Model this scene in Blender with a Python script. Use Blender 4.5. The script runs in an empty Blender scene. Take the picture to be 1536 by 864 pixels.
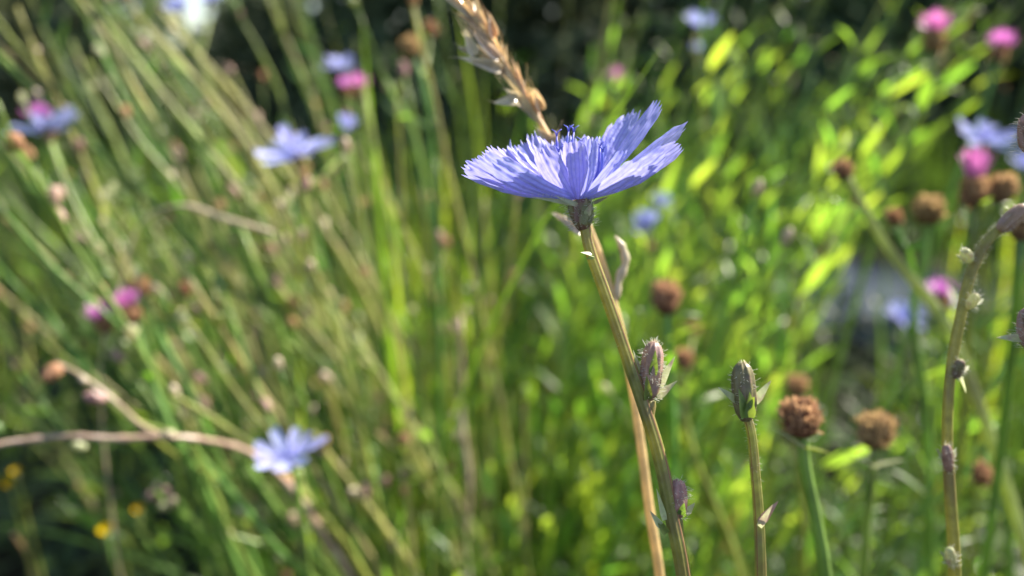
import bpy, math, random
from mathutils import Vector, Matrix, noise

random.seed(11)
R = math.radians
V = Vector
scene = bpy.context.scene
COL = scene.collection

# ------------------------------------------------------------------ camera
CAM_H = 0.62
PITCH = R(16)
FPX = 1113.0                      # focal length in pixels of the 1536 px wide photograph
FOC = 0.1165
cam_d = bpy.data.cameras.new('camera')
cam = bpy.data.objects.new('camera', cam_d)
COL.objects.link(cam)
cam.location = (0, 0, CAM_H)
cam.rotation_euler = (math.pi / 2 - PITCH, 0, 0)
cam_d.sensor_width = 36.0
cam_d.lens = 36.0 * FPX / 1536.0
cam_d.clip_start = 0.005
cam_d.clip_end = 500.0
cam_d.dof.use_dof = True
cam_d.dof.focus_distance = FOC
cam_d.dof.aperture_fstop = cam_d.lens / 3.1      # a phone's 3.1 mm wide aperture
scene.camera = cam
CAMP = V((0, 0, CAM_H))
CF = V((0, math.cos(PITCH), -math.sin(PITCH)))
CU = V((0, math.sin(PITCH), math.cos(PITCH)))
CR = V((1, 0, 0))


def P(px, py, d):
    return CAMP + d * (CF + CR * ((px - 768) / FPX) - CU * ((py - 432) / FPX))


# ------------------------------------------------------------------ world, sun, exposure
SUN_AZ, SUN_EL = R(62), R(41)     # clockwise from the view direction; behind the flower, to its right
world = bpy.data.worlds.new('World')
scene.world = world
world.use_nodes = True
wn = world.node_tree
bg = wn.nodes['Background']
sky = wn.nodes.new('ShaderNodeTexSky')
sky.sky_type = 'NISHITA'
sky.sun_disc = False
sky.sun_elevation = SUN_EL
sky.sun_rotation = SUN_AZ
wn.links.new(sky.outputs[0], bg.inputs[0])
bg.inputs[1].default_value = 0.082
sun_d = bpy.data.lights.new('sun', 'SUN')
sun_d.energy = 4.6
sun_d.angle = R(0.53)
sun_d.color = (1.0, 0.95, 0.86)
sun = bpy.data.objects.new('sun', sun_d)
COL.objects.link(sun)
SUND = V((math.sin(SUN_AZ) * math.cos(SUN_EL), math.cos(SUN_AZ) * math.cos(SUN_EL), math.sin(SUN_EL)))
sun.rotation_euler = SUND.to_track_quat('Z', 'Y').to_euler()
sun.location = SUND * 20
scene.view_settings.view_transform = 'Standard'
scene.view_settings.look = 'None'
scene.view_settings.exposure = 1.72
scene.view_settings.gamma = 1.0
scene.view_settings.use_curve_mapping = False
scene.view_settings.use_white_balance = True        # the phone's daylight-in-shade balance
scene.view_settings.white_balance_temperature = 6950
scene.cycles.use_denoising = True
scene.cycles.max_bounces = 8
scene.cycles.diffuse_bounces = 4
scene.cycles.transmission_bounces = 6
scene.cycles.transparent_max_bounces = 8

# ------------------------------------------------------------------ materials
MATS = {}


def new_mat(name):
    m = bpy.data.materials.new(name)
    m.use_nodes = True
    m.node_tree.nodes.clear()
    MATS[name] = m
    return m, m.node_tree.nodes, m.node_tree.links


def plant_mat(name, refl, trans, tmix, gloss=0.04, rough=0.35, vary=0.25, spots=None, stripes=None, nscale=300.0,
              bump=0.0, patch=None):
    """thin plant tissue: diffuse + translucent + a waxy coat; colour varies from object to object"""
    m, n, l = new_mat(name)
    out = n.new('ShaderNodeOutputMaterial')
    oi = n.new('ShaderNodeObjectInfo')
    tc = n.new('ShaderNodeTexCoord')
    nz = n.new('ShaderNodeTexNoise')
    nz.inputs['Scale'].default_value = nscale
    nz.inputs['Detail'].default_value = 3.0
    l.new(tc.outputs['Object'], nz.inputs['Vector'])

    def tint(col):
        c = n.new('ShaderNodeHueSaturation')
        c.inputs['Color'].default_value = (*col, 1)
        mr = n.new('ShaderNodeMapRange')
        mr.inputs['To Min'].default_value = 0.5 - vary * 0.09
        mr.inputs['To Max'].default_value = 0.5 + vary * 0.09
        l.new(oi.outputs['Random'], mr.inputs['Value'])
        l.new(mr.outputs[0], c.inputs['Hue'])
        mv = n.new('ShaderNodeMapRange')
        mv.inputs['From Min'].default_value = 0.25
        mv.inputs['From Max'].default_value = 0.75
        mv.inputs['To Min'].default_value = 1 - vary
        mv.inputs['To Max'].default_value = 1 + vary
        l.new(nz.outputs['Fac'], mv.inputs['Value'])
        l.new(mv.outputs[0], c.inputs['Value'])
        o = c.outputs[0]
        if stripes:
            uv = n.new('ShaderNodeUVMap')
            sx = n.new('ShaderNodeSeparateXYZ')
            l.new(uv.outputs[0], sx.inputs[0])
            mul = n.new('ShaderNodeMath'); mul.operation = 'MULTIPLY'
            mul.inputs[1].default_value = stripes[0] * 2 * math.pi
            l.new(sx.outputs[0], mul.inputs[0])
            sn = n.new('ShaderNodeMath'); sn.operation = 'SINE'
            l.new(mul.outputs[0], sn.inputs[0])
            r2 = n.new('ShaderNodeMapRange')
            r2.inputs['From Min'].default_value = 0.3
            r2.inputs['From Max'].default_value = 1.0
            l.new(sn.outputs[0], r2.inputs['Value'])
            mx = n.new('ShaderNodeMix'); mx.data_type = 'RGBA'
            l.new(r2.outputs[0], mx.inputs[0])
            l.new(o, mx.inputs[6])
            mx.inputs[7].default_value = (*[a * b for a, b in zip(col, stripes[1])], 1)
            o = mx.outputs[2]
        if patch:
            n2 = n.new('ShaderNodeTexNoise')
            n2.inputs['Scale'].default_value = patch[0]
            n2.inputs['Detail'].default_value = 2.0
            l.new(tc.outputs['Object'], n2.inputs['Vector'])
            r3 = n.new('ShaderNodeMapRange')
            r3.inputs['From Min'].default_value = 0.5
            r3.inputs['From Max'].default_value = 0.66
            l.new(n2.outputs['Fac'], r3.inputs['Value'])
            mx = n.new('ShaderNodeMix'); mx.data_type = 'RGBA'
            l.new(r3.outputs[0], mx.inputs[0])
            l.new(o, mx.inputs[6])
            mx.inputs[7].default_value = (*patch[1], 1)
            o = mx.outputs[2]
        return o
    d = n.new('ShaderNodeBsdfDiffuse')
    l.new(tint(refl), d.inputs['Color'])
    sh = d.outputs[0]
    if tmix > 0:
        t = n.new('ShaderNodeBsdfTranslucent')
        l.new(tint(trans), t.inputs['Color'])
        mx = n.new('ShaderNodeMixShader')
        mx.inputs[0].default_value = tmix
        l.new(sh, mx.inputs[1]); l.new(t.outputs[0], mx.inputs[2])
        sh = mx.outputs[0]
    g = n.new('ShaderNodeBsdfGlossy')
    g.inputs['Roughness'].default_value = rough
    fr = n.new('ShaderNodeFresnel')
    fr.inputs['IOR'].default_value = 1.4
    fm = n.new('ShaderNodeMath'); fm.operation = 'MULTIPLY_ADD'
    fm.inputs[1].default_value = 0.24 if gloss > 0 else 0.0
    fm.inputs[2].default_value = gloss
    l.new(fr.outputs[0], fm.inputs[0])
    mg = n.new('ShaderNodeMixShader')
    l.new(fm.outputs[0], mg.inputs[0])
    l.new(sh, mg.inputs[1]); l.new(g.outputs[0], mg.inputs[2])
    if bump > 0:
        b = n.new('ShaderNodeBump')
        b.inputs['Strength'].default_value = bump
        b.inputs['Distance'].default_value = 0.0003
        l.new(nz.outputs['Fac'], b.inputs['Height'])
        for s in (d, g):
            l.new(b.outputs[0], s.inputs['Normal'])
    l.new(mg.outputs[0], out.inputs[0])
    return m


plant_mat('petal_blue', (0.42, 0.42, 0.82), (0.42, 0.42, 0.87), 0.46, 0.02, 0.5, 0.14, stripes=(6.0, (0.78, 0.76, 0.92)), nscale=1100, bump=0.6)
plant_mat('petal_blue_far', (0.47, 0.51, 0.88), (0.47, 0.51, 0.9), 0.46, 0.02, 0.5, 0.15)
plant_mat('style_blue', (0.2, 0.22, 0.66), (0.22, 0.24, 0.72), 0.4, 0.03, 0.4, 0.1)
plant_mat('floret_pink', (0.62, 0.20, 0.56), (0.7, 0.22, 0.62), 0.45, 0.02, 0.5, 0.3)
plant_mat('petal_yellow', (0.55, 0.36, 0.01), (0.55, 0.38, 0.01), 0.35, 0.0, 0.3, 0.1)
plant_mat('stem_olive', (0.24, 0.26, 0.075), (0.52, 0.54, 0.13), 0.42, 0.03, 0.35, 0.3, nscale=500, bump=0.25, patch=(140, (0.27, 0.22, 0.085)))
plant_mat('stem_green', (0.18, 0.27, 0.06), (0.30, 0.40, 0.04), 0.35, 0.03, 0.35, 0.5, nscale=60)
plant_mat('stem_pale', (0.40, 0.41, 0.15), (0.55, 0.56, 0.12), 0.4, 0.02, 0.45, 0.4, nscale=60, patch=(25, (0.36, 0.33, 0.16)))
plant_mat('stem_brown', (0.36, 0.25, 0.18), (0.42, 0.28, 0.18), 0.15, 0.05, 0.35, 0.4, nscale=140, patch=(50, (0.62, 0.5, 0.43)))
plant_mat('stem_ridge', (0.28, 0.15, 0.08), (0.3, 0.1, 0.05), 0.2, 0.03, 0.4, 0.2)
plant_mat('straw', (0.68, 0.49, 0.25), (0.82, 0.6, 0.3), 0.42, 0.04, 0.4, 0.3, nscale=250)
plant_mat('straw_pale', (0.6, 0.5, 0.36), (0.6, 0.48, 0.3), 0.35, 0.05, 0.35, 0.2, nscale=250)
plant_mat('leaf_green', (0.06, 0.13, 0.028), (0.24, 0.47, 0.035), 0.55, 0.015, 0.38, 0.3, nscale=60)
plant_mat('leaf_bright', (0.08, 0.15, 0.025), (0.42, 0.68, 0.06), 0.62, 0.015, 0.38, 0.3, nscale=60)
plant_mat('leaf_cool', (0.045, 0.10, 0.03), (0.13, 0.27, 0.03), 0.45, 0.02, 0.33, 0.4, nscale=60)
plant_mat('blade_green', (0.08, 0.14, 0.03), (0.32, 0.5, 0.03), 0.55, 0.015, 0.35, 0.45, nscale=30)
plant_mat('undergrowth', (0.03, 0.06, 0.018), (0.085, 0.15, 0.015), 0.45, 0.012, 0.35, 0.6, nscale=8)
plant_mat('bract_green', (0.13, 0.19, 0.06), (0.34, 0.46, 0.05), 0.4, 0.03, 0.35, 0.3, nscale=700)
plant_mat('bract_pale', (0.46, 0.5, 0.32), (0.75, 0.78, 0.42), 0.5, 0.02, 0.35, 0.2, nscale=700, patch=(500, (0.5, 0.4, 0.28)))
plant_mat('bud_purple', (0.36, 0.22, 0.18), (0.55, 0.32, 0.25), 0.25, 0.03, 0.4, 0.35, nscale=900, bump=0.4, patch=(450, (0.36, 0.24, 0.22)))
plant_mat('bud_dark', (0.17, 0.145, 0.075), (0.28, 0.22, 0.08), 0.15, 0.03, 0.4, 0.3, nscale=900, bump=0.3, patch=(350, (0.2, 0.13, 0.1)))
plant_mat('calyx', (0.22, 0.21, 0.10), (0.4, 0.36, 0.12), 0.3, 0.03, 0.4, 0.3, nscale=700, bump=0.3, patch=(350, (0.24, 0.12, 0.10)))
plant_mat('hair', (0.75, 0.74, 0.66), (0.8, 0.8, 0.7), 0.5, 0.04, 0.3, 0.1)
plant_mat('seed_brown', (0.40, 0.25, 0.14), (0.62, 0.40, 0.2), 0.35, 0.0, 0.4, 0.22, nscale=500)
plant_mat('seed_core', (0.12, 0.065, 0.035), (0.1, 0.05, 0.02), 0.0, 0.0, 0.5, 0.3, nscale=500)
plant_mat('bark', (0.07, 0.055, 0.045), (0, 0, 0), 0.0, 0.0, 0.6, 0.4, nscale=30)
plant_mat('shrub_leaf', (0.10, 0.13, 0.08), (0.12, 0.18, 0.07), 0.35, 0.0, 0.4, 0.5, nscale=3)


def ground_mat(name, c1, c2, scale, rough, bump):
    m, n, l = new_mat(name)
    out = n.new('ShaderNodeOutputMaterial')
    b = n.new('ShaderNodeBsdfPrincipled')
    tc = n.new('ShaderNodeTexCoord')
    nz = n.new('ShaderNodeTexNoise')
    nz.inputs['Scale'].default_value = scale
    nz.inputs['Detail'].default_value = 8
    nz.inputs['Roughness'].default_value = 0.7
    l.new(tc.outputs['Object'], nz.inputs['Vector'])
    cr = n.new('ShaderNodeValToRGB')
    cr.color_ramp.elements[0].position = 0.35
    cr.color_ramp.elements[1].position = 0.68
    cr.color_ramp.elements[0].color = (*c1, 1)
    cr.color_ramp.elements[1].color = (*c2, 1)
    l.new(nz.outputs['Fac'], cr.inputs[0])
    l.new(cr.outputs[0], b.inputs['Base Color'])
    b.inputs['Roughness'].default_value = rough
    b.inputs['Specular IOR Level'].default_value = 0.12
    bp = n.new('ShaderNodeBump')
    bp.inputs['Strength'].default_value = bump
    bp.inputs['Distance'].default_value = 0.01
    l.new(nz.outputs['Fac'], bp.inputs['Height'])
    l.new(bp.outputs[0], b.inputs['Normal'])
    l.new(b.outputs[0], out.inputs[0])


ground_mat('soil', (0.010, 0.010, 0.006), (0.022, 0.022, 0.012), 22, 0.9, 0.6)
ground_mat('asphalt', (0.020, 0.033, 0.052), (0.036, 0.055, 0.082), 120, 0.8, 0.3)

# ------------------------------------------------------------------ mesh helpers


class MB:
    """collects vertices and faces of one mesh"""

    def __init__(self):
        self.v, self.f, self.mi, self.uv = [], [], [], []

    def face(self, idx, mi=0, uv=None):
        self.f.append(idx); self.mi.append(mi)
        self.uv.extend(uv if uv else [(0.5, 0.5)] * len(idx))

    def tube(self, pts, rad, seg=8, mi=0, ribs=0, rib_amp=0.0, cap=True, rib_mat=None):
        n = len(pts)
        t0 = (pts[1] - pts[0]).normalized()
        ref = V((0, 0, 1)) if abs(t0.z) < 0.9 else V((1, 0, 0))
        nrm = (ref - t0 * ref.dot(t0)).normalized()
        base = len(self.v)
        for i, p in enumerate(pts):
            t = (pts[min(i + 1, n - 1)] - pts[max(i - 1, 0)]).normalized()
            nrm = (nrm - t * nrm.dot(t)).normalized()
            b = t.cross(nrm)
            for k in range(seg):
                a = 2 * math.pi * k / seg
                r = rad[i] * (1 + (rib_amp * math.cos(a * ribs) if ribs else 0))
                self.v.append(p + (nrm * math.cos(a) + b * math.sin(a)) * r)
        for i in range(n - 1):
            for k in range(seg):
                k2 = (k + 1) % seg
                mm = mi
                if rib_mat is not None and ribs:
                    ph = (k + 0.5) / seg * ribs % 1.0
                    if ph < rib_mat[1] and int((k + .5) / seg * ribs) in rib_mat[2]:
                        mm = rib_mat[0]
                self.face((base + i * seg + k, base + i * seg + k2, base + (i + 1) * seg + k2, base + (i + 1) * seg + k), mm,
                          [(k / seg, i / n), ((k + 1) / seg, i / n), ((k + 1) / seg, (i + 1) / n), (k / seg, (i + 1) / n)])
        if cap:
            self.face(tuple(base + k for k in reversed(range(seg))), mi)
            self.face(tuple(base + (n - 1) * seg + k for k in range(seg)), mi)
        return self

    def leaf(self, L, W, curl=0.2, fold=0.25, twist=0.0, nl=6, M=None, mi=0, wig=0.0, tipw=0.0, pw=0.8, point=False):
        """blade along +Y from the origin, upper side +Z"""
        M = M or Matrix.Identity(4)
        base = len(self.v)
        y = z = 0.0
        for i in range(nl + 1):
            t = i / nl
            w = W * 0.5 * (math.sin(math.pi * min(1, t * 0.93 + 0.05)) ** pw) * (1 - 0.3 * t)
            if point:
                w = W * 0.5 * min(1.0, .62 + 1.6 * t) * (1 - t) ** .75
            if i == nl:
                w = max(W * tipw, W * 0.02)
            a = curl * t
            if i:
                y += L / nl * math.cos(a); z -= L / nl * math.sin(a)
            tw = twist * t
            wz = wig * W * math.sin(7 * t)
            for s in (-1, 0, 1):
                x = s * w
                zz = fold * abs(x) + wz * s * 0.3
                self.v.append(M @ V((x * math.cos(tw) - zz * math.sin(tw), y, z + x * math.sin(tw) + zz * math.cos(tw))))
        for i in range(nl):
            for s in range(2):
                a = base + i * 3 + s
                self.face((a, a + 1, a + 4, a + 3), mi, [(s / 2, i / nl), ((s + 1) / 2, i / nl), ((s + 1) / 2, (i + 1) / nl), (s / 2, (i + 1) / nl)])
        return self

    def revolve(self, prof, seg=16, M=None, mi=0, ribs=0, amp=0.0):
        """prof: (r, z) pairs, about +Z"""
        M = M or Matrix.Identity(4)
        base = len(self.v)
        for r, z in prof:
            for k in range(seg):
                a = 2 * math.pi * k / seg
                rr = r * (1 + (amp * (abs(math.cos(a * ribs / 2)) - 0.6) if ribs else 0))
                self.v.append(M @ V((rr * math.cos(a), rr * math.sin(a), z)))
        n = len(prof)
        for i in range(n - 1):
            for k in range(seg):
                k2 = (k + 1) % seg
                self.face((base + i * seg + k, base + i * seg + k2, base + (i + 1) * seg + k2, base + (i + 1) * seg + k), mi)
        self.face(tuple(base + k for k in reversed(range(seg))), mi)
        self.face(tuple(base + (n - 1) * seg + k for k in range(seg)), mi)
        return self

    def spike(self, p, d, L, r, mi=0, bend=0.0):
        """a hair: thin three-sided taper"""
        d = d.normalized()
        s = d.orthogonal().normalized()
        q = d.cross(s)
        base = len(self.v)
        bv = V((random.uniform(-1, 1), random.uniform(-1, 1), random.uniform(-1, 1))) * bend * L
        for j, (f, rr) in enumerate(((0, 1.0), (0.6, 0.8), (1.0, 0.45))):
            c = p + d * L * f + bv * f * f
            for k in range(3):
                a = 2 * math.pi * k / 3
                self.v.append(c + (s * math.cos(a) + q * math.sin(a)) * r * rr)
        for j in range(2):
            for k in range(3):
                k2 = (k + 1) % 3
                self.face((base + j * 3 + k, base + j * 3 + k2, base + j * 3 + 3 + k2, base + j * 3 + 3 + k), mi)
        self.face((base + 6, base + 7, base + 8), mi)

    def mesh(self, name, mats, smooth=True, origin=None):
        me = bpy.data.meshes.new(name)
        o = origin or V((0, 0, 0))
        me.from_pydata([tuple(p - o) for p in self.v], [], self.f)
        for m in (mats if isinstance(mats, (list, tuple)) else [mats]):
            me.materials.append(MATS[m])
        uvl = me.uv_layers.new(name='UVMap')
        flat = [c for uv in self.uv for c in uv]
        uvl.data.foreach_set('uv', flat)
        me.polygons.foreach_set('material_index', self.mi)
        me.polygons.foreach_set('use_smooth', [smooth] * len(self.f))
        me.update()
        return me


def link(name, me, parent=None, M=None):
    o = bpy.data.objects.new(name, me)
    COL.objects.link(o)
    if parent is not None:
        o.parent = parent
    if M is not None:
        o.matrix_basis = M
    return o


def thing(name, label, cat, loc, group=None):
    o = bpy.data.objects.new(name, None)
    o.empty_display_size = 0.02
    COL.objects.link(o)
    o.location = loc
    o['label'] = label
    o['category'] = cat
    if group:
        o['group'] = group
    return o


def frame(p, y, z):
    """matrix with its Y axis along y and its Z axis as near z as can be"""
    y = y.normalized()
    zz = z - y * z.dot(y)
    if zz.length < 1e-4:
        zz = y.orthogonal()
    zz.normalize()
    x = y.cross(zz)
    return Matrix(((x.x, y.x, zz.x, p.x), (x.y, y.y, zz.y, p.y), (x.z, y.z, zz.z, p.z), (0, 0, 0, 1)))


def frame_z(p, z, spin=0.0):
    z = z.normalized()
    x = z.orthogonal().normalized()
    y = z.cross(x)
    m = Matrix(((x.x, y.x, z.x, p.x), (x.y, y.y, z.y, p.y), (x.z, y.z, z.z, p.z), (0, 0, 0, 1)))
    return m @ Matrix.Rotation(spin, 4, 'Z')


def spline(pts, n):
    """centripetal Catmull-Rom through the points"""
    q = [pts[0] * 2 - pts[1]] + list(pts) + [pts[-1] * 2 - pts[-2]]
    out = []
    seg = len(pts) - 1
    for i in range(n + 1):
        u = i / n * seg
        k = min(int(u), seg - 1)
        p = q[k:k + 4]
        t = [0.0]
        for j in range(3):
            t.append(t[-1] + max(1e-6, (p[j + 1] - p[j]).length) ** .5)
        x = t[1] + (u - k) * (t[2] - t[1])
        a1 = p[0].lerp(p[1], x / t[1])
        a2 = p[1].lerp(p[2], (x - t[1]) / (t[2] - t[1]))
        a3 = p[2].lerp(p[3], (x - t[2]) / (t[3] - t[2]))
        b1 = a1.lerp(a2, x / t[2])
        b2 = a2.lerp(a3, (x - t[1]) / (t[3] - t[1]))
        out.append(b1.lerp(b2, (x - t[1]) / (t[2] - t[1])))
    return out


def rooted(pts):
    """carry a stalk on from its last known point down to the soil"""
    pts = list(pts)
    p = pts[-1]
    d = (pts[-1] - pts[-2]).normalized()
    d = V((d.x, d.y, min(d.z, -0.5))).normalized()
    k = 0
    while p.z > 0.03 and k < 6:
        d = (d * 0.6 + V((0, 0.04, -1)) * 0.4).normalized()
        step = min(0.14, p.z / max(0.3, -d.z))
        p = p + d * step
        pts.append(p)
        k += 1
    q = pts[-1]
    if q.z > 0.0:
        pts.append(V((q.x, q.y, -0.004)))
    return pts


def at(path, u):
    x = max(0.0, min(0.9999, u)) * (len(path) - 1)
    k = int(x)
    return path[k].lerp(path[k + 1], x - k), (path[max(k - 1, 0)] - path[min(k + 2, len(path) - 1)]).normalized()  # direction points up the stalk


def stem_obj(root, path, r_top, r_bot, mat, seg=7, name='stem', **kw):
    n = len(path)
    mb = MB()
    mb.tube(path, [r_top + (r_bot - r_top) * min(1.0, i / (n - 1)) for i in range(n)], seg, **kw)
    return link(name, mb.mesh(name, mat, origin=root.location), root)


# ------------------------------------------------------------------ shared meshes
def petal_mesh(L, W, seed, teeth=5, nu=20, nv=14, spine=None, mat='petal_blue', n_hint=None, cup=0.15, twist=0.0, ridge=0.04, crink=0.1):
    """strap-shaped ray floret with five teeth at its blunt end; spine = (base, control, tip) or along +Y"""
    rng = random.Random(seed)
    mb = MB()
    if spine is None:
        spine = (V((0, 0, 0)), V((0, L * 0.5, -L * 0.03)), V((0, L, L * 0.06)))
        n_hint = V((0, 0, 1))
    b0, b1, b2 = spine
    tw0 = rng.uniform(-0.2, 0.2)
    cl = rng.uniform(-0.6, 0.6)
    tdep = [rng.uniform(0.04, 0.075) for _ in range(teeth)]
    toff = [rng.uniform(-.03, .025) for _ in range(teeth)]
    tcurl = [rng.uniform(-0.1, 0.9) for _ in range(teeth)]
    lob = rng.uniform(-0.04, 0.04)
    for i in range(nv + 1):
        for j in range(nu + 1):
            s = j / nu * 2 - 1
            ph = (s * 0.5 + 0.5) * teeth
            k = min(int(ph), teeth - 1)
            fr = abs((ph - k) - 0.5) * 2
            end = 1.0 - tdep[k] * fr ** 1.2 - 0.06 * s * s + lob * s + toff[k] * (1 - fr)
            t = i / nv * end
            p = b0 * (1 - t) ** 2 + b1 * 2 * t * (1 - t) + b2 * t * t
            tg = (b1 - b0) * (1 - t) + (b2 - b1) * t
            tg.normalize()
            n = (n_hint - tg * n_hint.dot(tg)).normalized()
            tw = twist * t + tw0 * t * t
            sd = tg.cross(n)
            n, sd = n * math.cos(tw) + sd * math.sin(tw), sd * math.cos(tw) - n * math.sin(tw)
            hw = W * 0.5 * (0.30 + 0.70 * min(1, (t / 0.55)) ** 0.8) * (1 - 0.12 * max(0, t - 0.75) / 0.25)
            z = cup * W * (s * s) * (1.1 - 0.5 * t)
            z += ridge * W * math.cos(s * math.pi * 4) * min(1, t * 3)
            z += crink * W * 0.3 * math.sin(9 * t + 2.3 * s + seed) * t * t
            z += crink * W * 0.12 * math.sin(31 * t + 5 * s + seed * 1.7) * t * t
            z += crink * W * .22 * noise.noise(V((s * 3.2, t * 13, seed * 3.1))) * min(1, max(0, t - .25) * 2)
            z += cl * W * 0.16 * max(0, t - 0.8) / 0.2
            if t > 0.86:
                z += tcurl[k] * W * 0.13 * ((t - 0.86) / 0.14) * (1 - fr)
            mb.v.append(p + sd * (s * hw) + n * z)
    for i in range(nv):
        for j in range(nu):
            a = i * (nu + 1) + j
            mb.face((a, a + 1, a + nu + 2, a + nu + 1), 0,
                    [(j / nu, i / nv), ((j + 1) / nu, i / nv), ((j + 1) / nu, (i + 1) / nv), (j / nu, (i + 1) / nv)])
    return mb


FAR_PETALS = [petal_mesh(0.0175, 0.0048, s, nu=10, nv=7, mat='x', cup=0.12).mesh('petal', 'petal_blue_far') for s in (1, 2, 3, 4)]
_c = MB().revolve([(0.0008, -0.0075), (0.0016, -0.006), (0.0021, -0.003), (0.0023, -0.0008), (0.0019, 0.0006)], 10, ribs=8, amp=0.2)
CALYX = _c.mesh('calyx', 'calyx')
_s = MB()
for k in range(14):
    a = k * 2.4
    r = 0.0012 * math.sqrt(k / 14) + 0.0004
    d = V((math.cos(a) * 0.35, math.sin(a) * 0.35, 1))
    _s.spike(V((r * math.cos(a), r * math.sin(a), 0)), d, 0.009 + 0.002 * (k % 3) / 3, 0.00022, bend=0.1)
STAMENS = _s.mesh('stamens', 'style_blue')


def chicory_flower(root, p, axis, seed, elev=(8, 34), scale=1.0, n=17, spread=None):
    """a blue flower part of a chicory plant; root = the plant, p in world coordinates"""
    rng = random.Random(seed)
    M = frame_z(p - root.location, axis, rng.uniform(0, 6)) @ Matrix.Scale(scale, 4)
    fl = link('flower', CALYX, root, M)
    for k in range(n):
        az = k * 2 * math.pi / n + rng.uniform(-0.15, 0.15)
        el = R(rng.uniform(*elev))
        m = Matrix.Rotation(az, 4, 'Z') @ Matrix.Translation((0, 0.0012, 0.0004 + 0.0005 * (k % 2))) @ Matrix.Rotation(el, 4, 'X') \
            @ Matrix.Scale(rng.uniform(0.82, 1.05), 4)
        link('petal', FAR_PETALS[(k + seed) % 4], fl, m)
    link('stamens', STAMENS, fl)
    return fl


# seed heads of knapweed: a dark core under overlapping ragged scales
def seed_head_mesh(seed, open_=0.0, detail=1.0):
    rng = random.Random(seed)
    mb = MB()
    n = int(170 * detail)
    prof = [(0.0016, -0.0052), (0.0038, -0.0042), (0.0049, -0.0018), (0.0052, 0.0008), (0.0044, 0.0034), (0.0025, 0.0048), (0.0008, 0.0052)]
    mb.revolve(prof, 14, mi=1)
    for k in range(n):
        f = (k + 0.5) / n
        z = -0.85 + 1.8 * f
        z = min(z, 0.97)
        rr = math.sqrt(max(0.0, 1 - z * z))
        a = k * 2.39996
        d = V((rr * math.cos(a), rr * math.sin(a), z))
        p = V((d.x * 0.0050, d.y * 0.0050, d.z * 0.0050))
        if rng.random() < .12:
            continue
        p *= 1 + .10 * noise.noise(d * 1.6 + V((seed * 5, 0, 0)))
        up = V((0, 0, 1)) + d * (0.35 + open_) + V((rng.uniform(-.6, .6), rng.uniform(-.6, .6), rng.uniform(-.4, .3)))
        L = rng.uniform(0.0015, 0.0030)
        mb.leaf(L, L * 0.8, curl=rng.uniform(-1.2, 0.9), fold=rng.uniform(.2, .8), nl=3, M=frame(p, up, d), mi=0, tipw=0.3, pw=0.5)
    return mb.mesh('seed_head', ['seed_brown', 'seed_core'], smooth=False)


SEED_HEADS = [seed_head_mesh(s, 0.15 * s) for s in range(3)]


def florets_mesh(seed, wide):
    rng = random.Random(seed)
    mb = MB()
    for k in range(70):
        a = k * 2.39996
        f = math.sqrt((k + 0.5) / 70)
        d = V((math.cos(a) * f * wide, math.sin(a) * f * wide, 1 - 0.35 * f * wide))
        p = V((math.cos(a) * f * 0.003, math.sin(a) * f * 0.003, 0.003))
        mb.leaf(rng.uniform(0.009, 0.012), 0.0014, curl=rng.uniform(-.2, .5), fold=0.2, nl=3, M=frame(p, d, V((math.cos(a), math.sin(a), .2))))
    return mb.mesh('florets', 'floret_pink')


FLORETS = [florets_mesh(1, 1.2), florets_mesh(2, 0.45), florets_mesh(3, 0.9)]
LEAVES = {}
for key, mat in (('bright', 'leaf_bright'), ('green', 'leaf_green'), ('cool', 'leaf_cool')):
    LEAVES[key] = [MB().leaf(0.05, w, curl=c, fold=0.3, twist=t, nl=7, wig=0.2).mesh('leaf', mat)
                   for w, c, t in ((0.0085, 0.3, 0.3), (0.0070, 0.9, -0.7), (0.0100, 0.15, 0.4), (0.0080, -0.35, 0.9))]
BUDS = []
for i, (mt, rad, ln) in enumerate((('bud_purple', 0.0020, 0.0075), ('straw_pale', 0.0016, 0.006), ('bract_green', 0.0019, 0.007), ('seed_brown', 0.0022, 0.006), ('bract_pale', 0.0016, 0.0065))):
    b = MB().revolve([(rad * .35, 0), (rad * .85, ln * .15), (rad, ln * .45), (rad * .85, ln * .8), (rad * .35, ln)], 8, ribs=6, amp=.3)
    for k in range(3):
        a = k * 2.1 + i
        b.leaf(ln * .8, rad * 1.3, curl=-.3, M=frame(V((0, 0, ln * .05)), V((math.cos(a), math.sin(a), 1.1)), V((-math.cos(a), -math.sin(a), 1))), nl=3)
    BUDS.append(b.mesh('bud', mt))
BLADES = [MB().leaf(1.0, w, curl=c, fold=0.5, twist=t, nl=9, pw=0.35).mesh('blade', 'blade_green')
          for w, c, t in ((0.011, 0.5, 0.4), (0.009, 1.0, -0.5), (0.013, 0.25, 0.8), (0.010, 1.5, 0.3))]

# ------------------------------------------------------------------ the setting
g = MB()
for a in ((-60, -20), (60, -20), (60, 100), (-60, 100)):
    g.v.append(V((a[0], a[1], 0)))
g.face((0, 1, 2, 3))
o = link('ground', g.mesh('ground', 'soil'))
o['kind'] = 'structure'
PATH_A, PATH_B, PATH_W = V((0.15, 3.1, 0)), V((1.9, 1.05, 0)), 0.42


def on_path(x, y, m=0.0):
    d = (PATH_B - PATH_A).normalized()
    q = V((x, y, 0)) - PATH_A
    return abs(q.x * d.y - q.y * d.x) < PATH_W + m and -0.2 < q.dot(d) < 9


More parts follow.
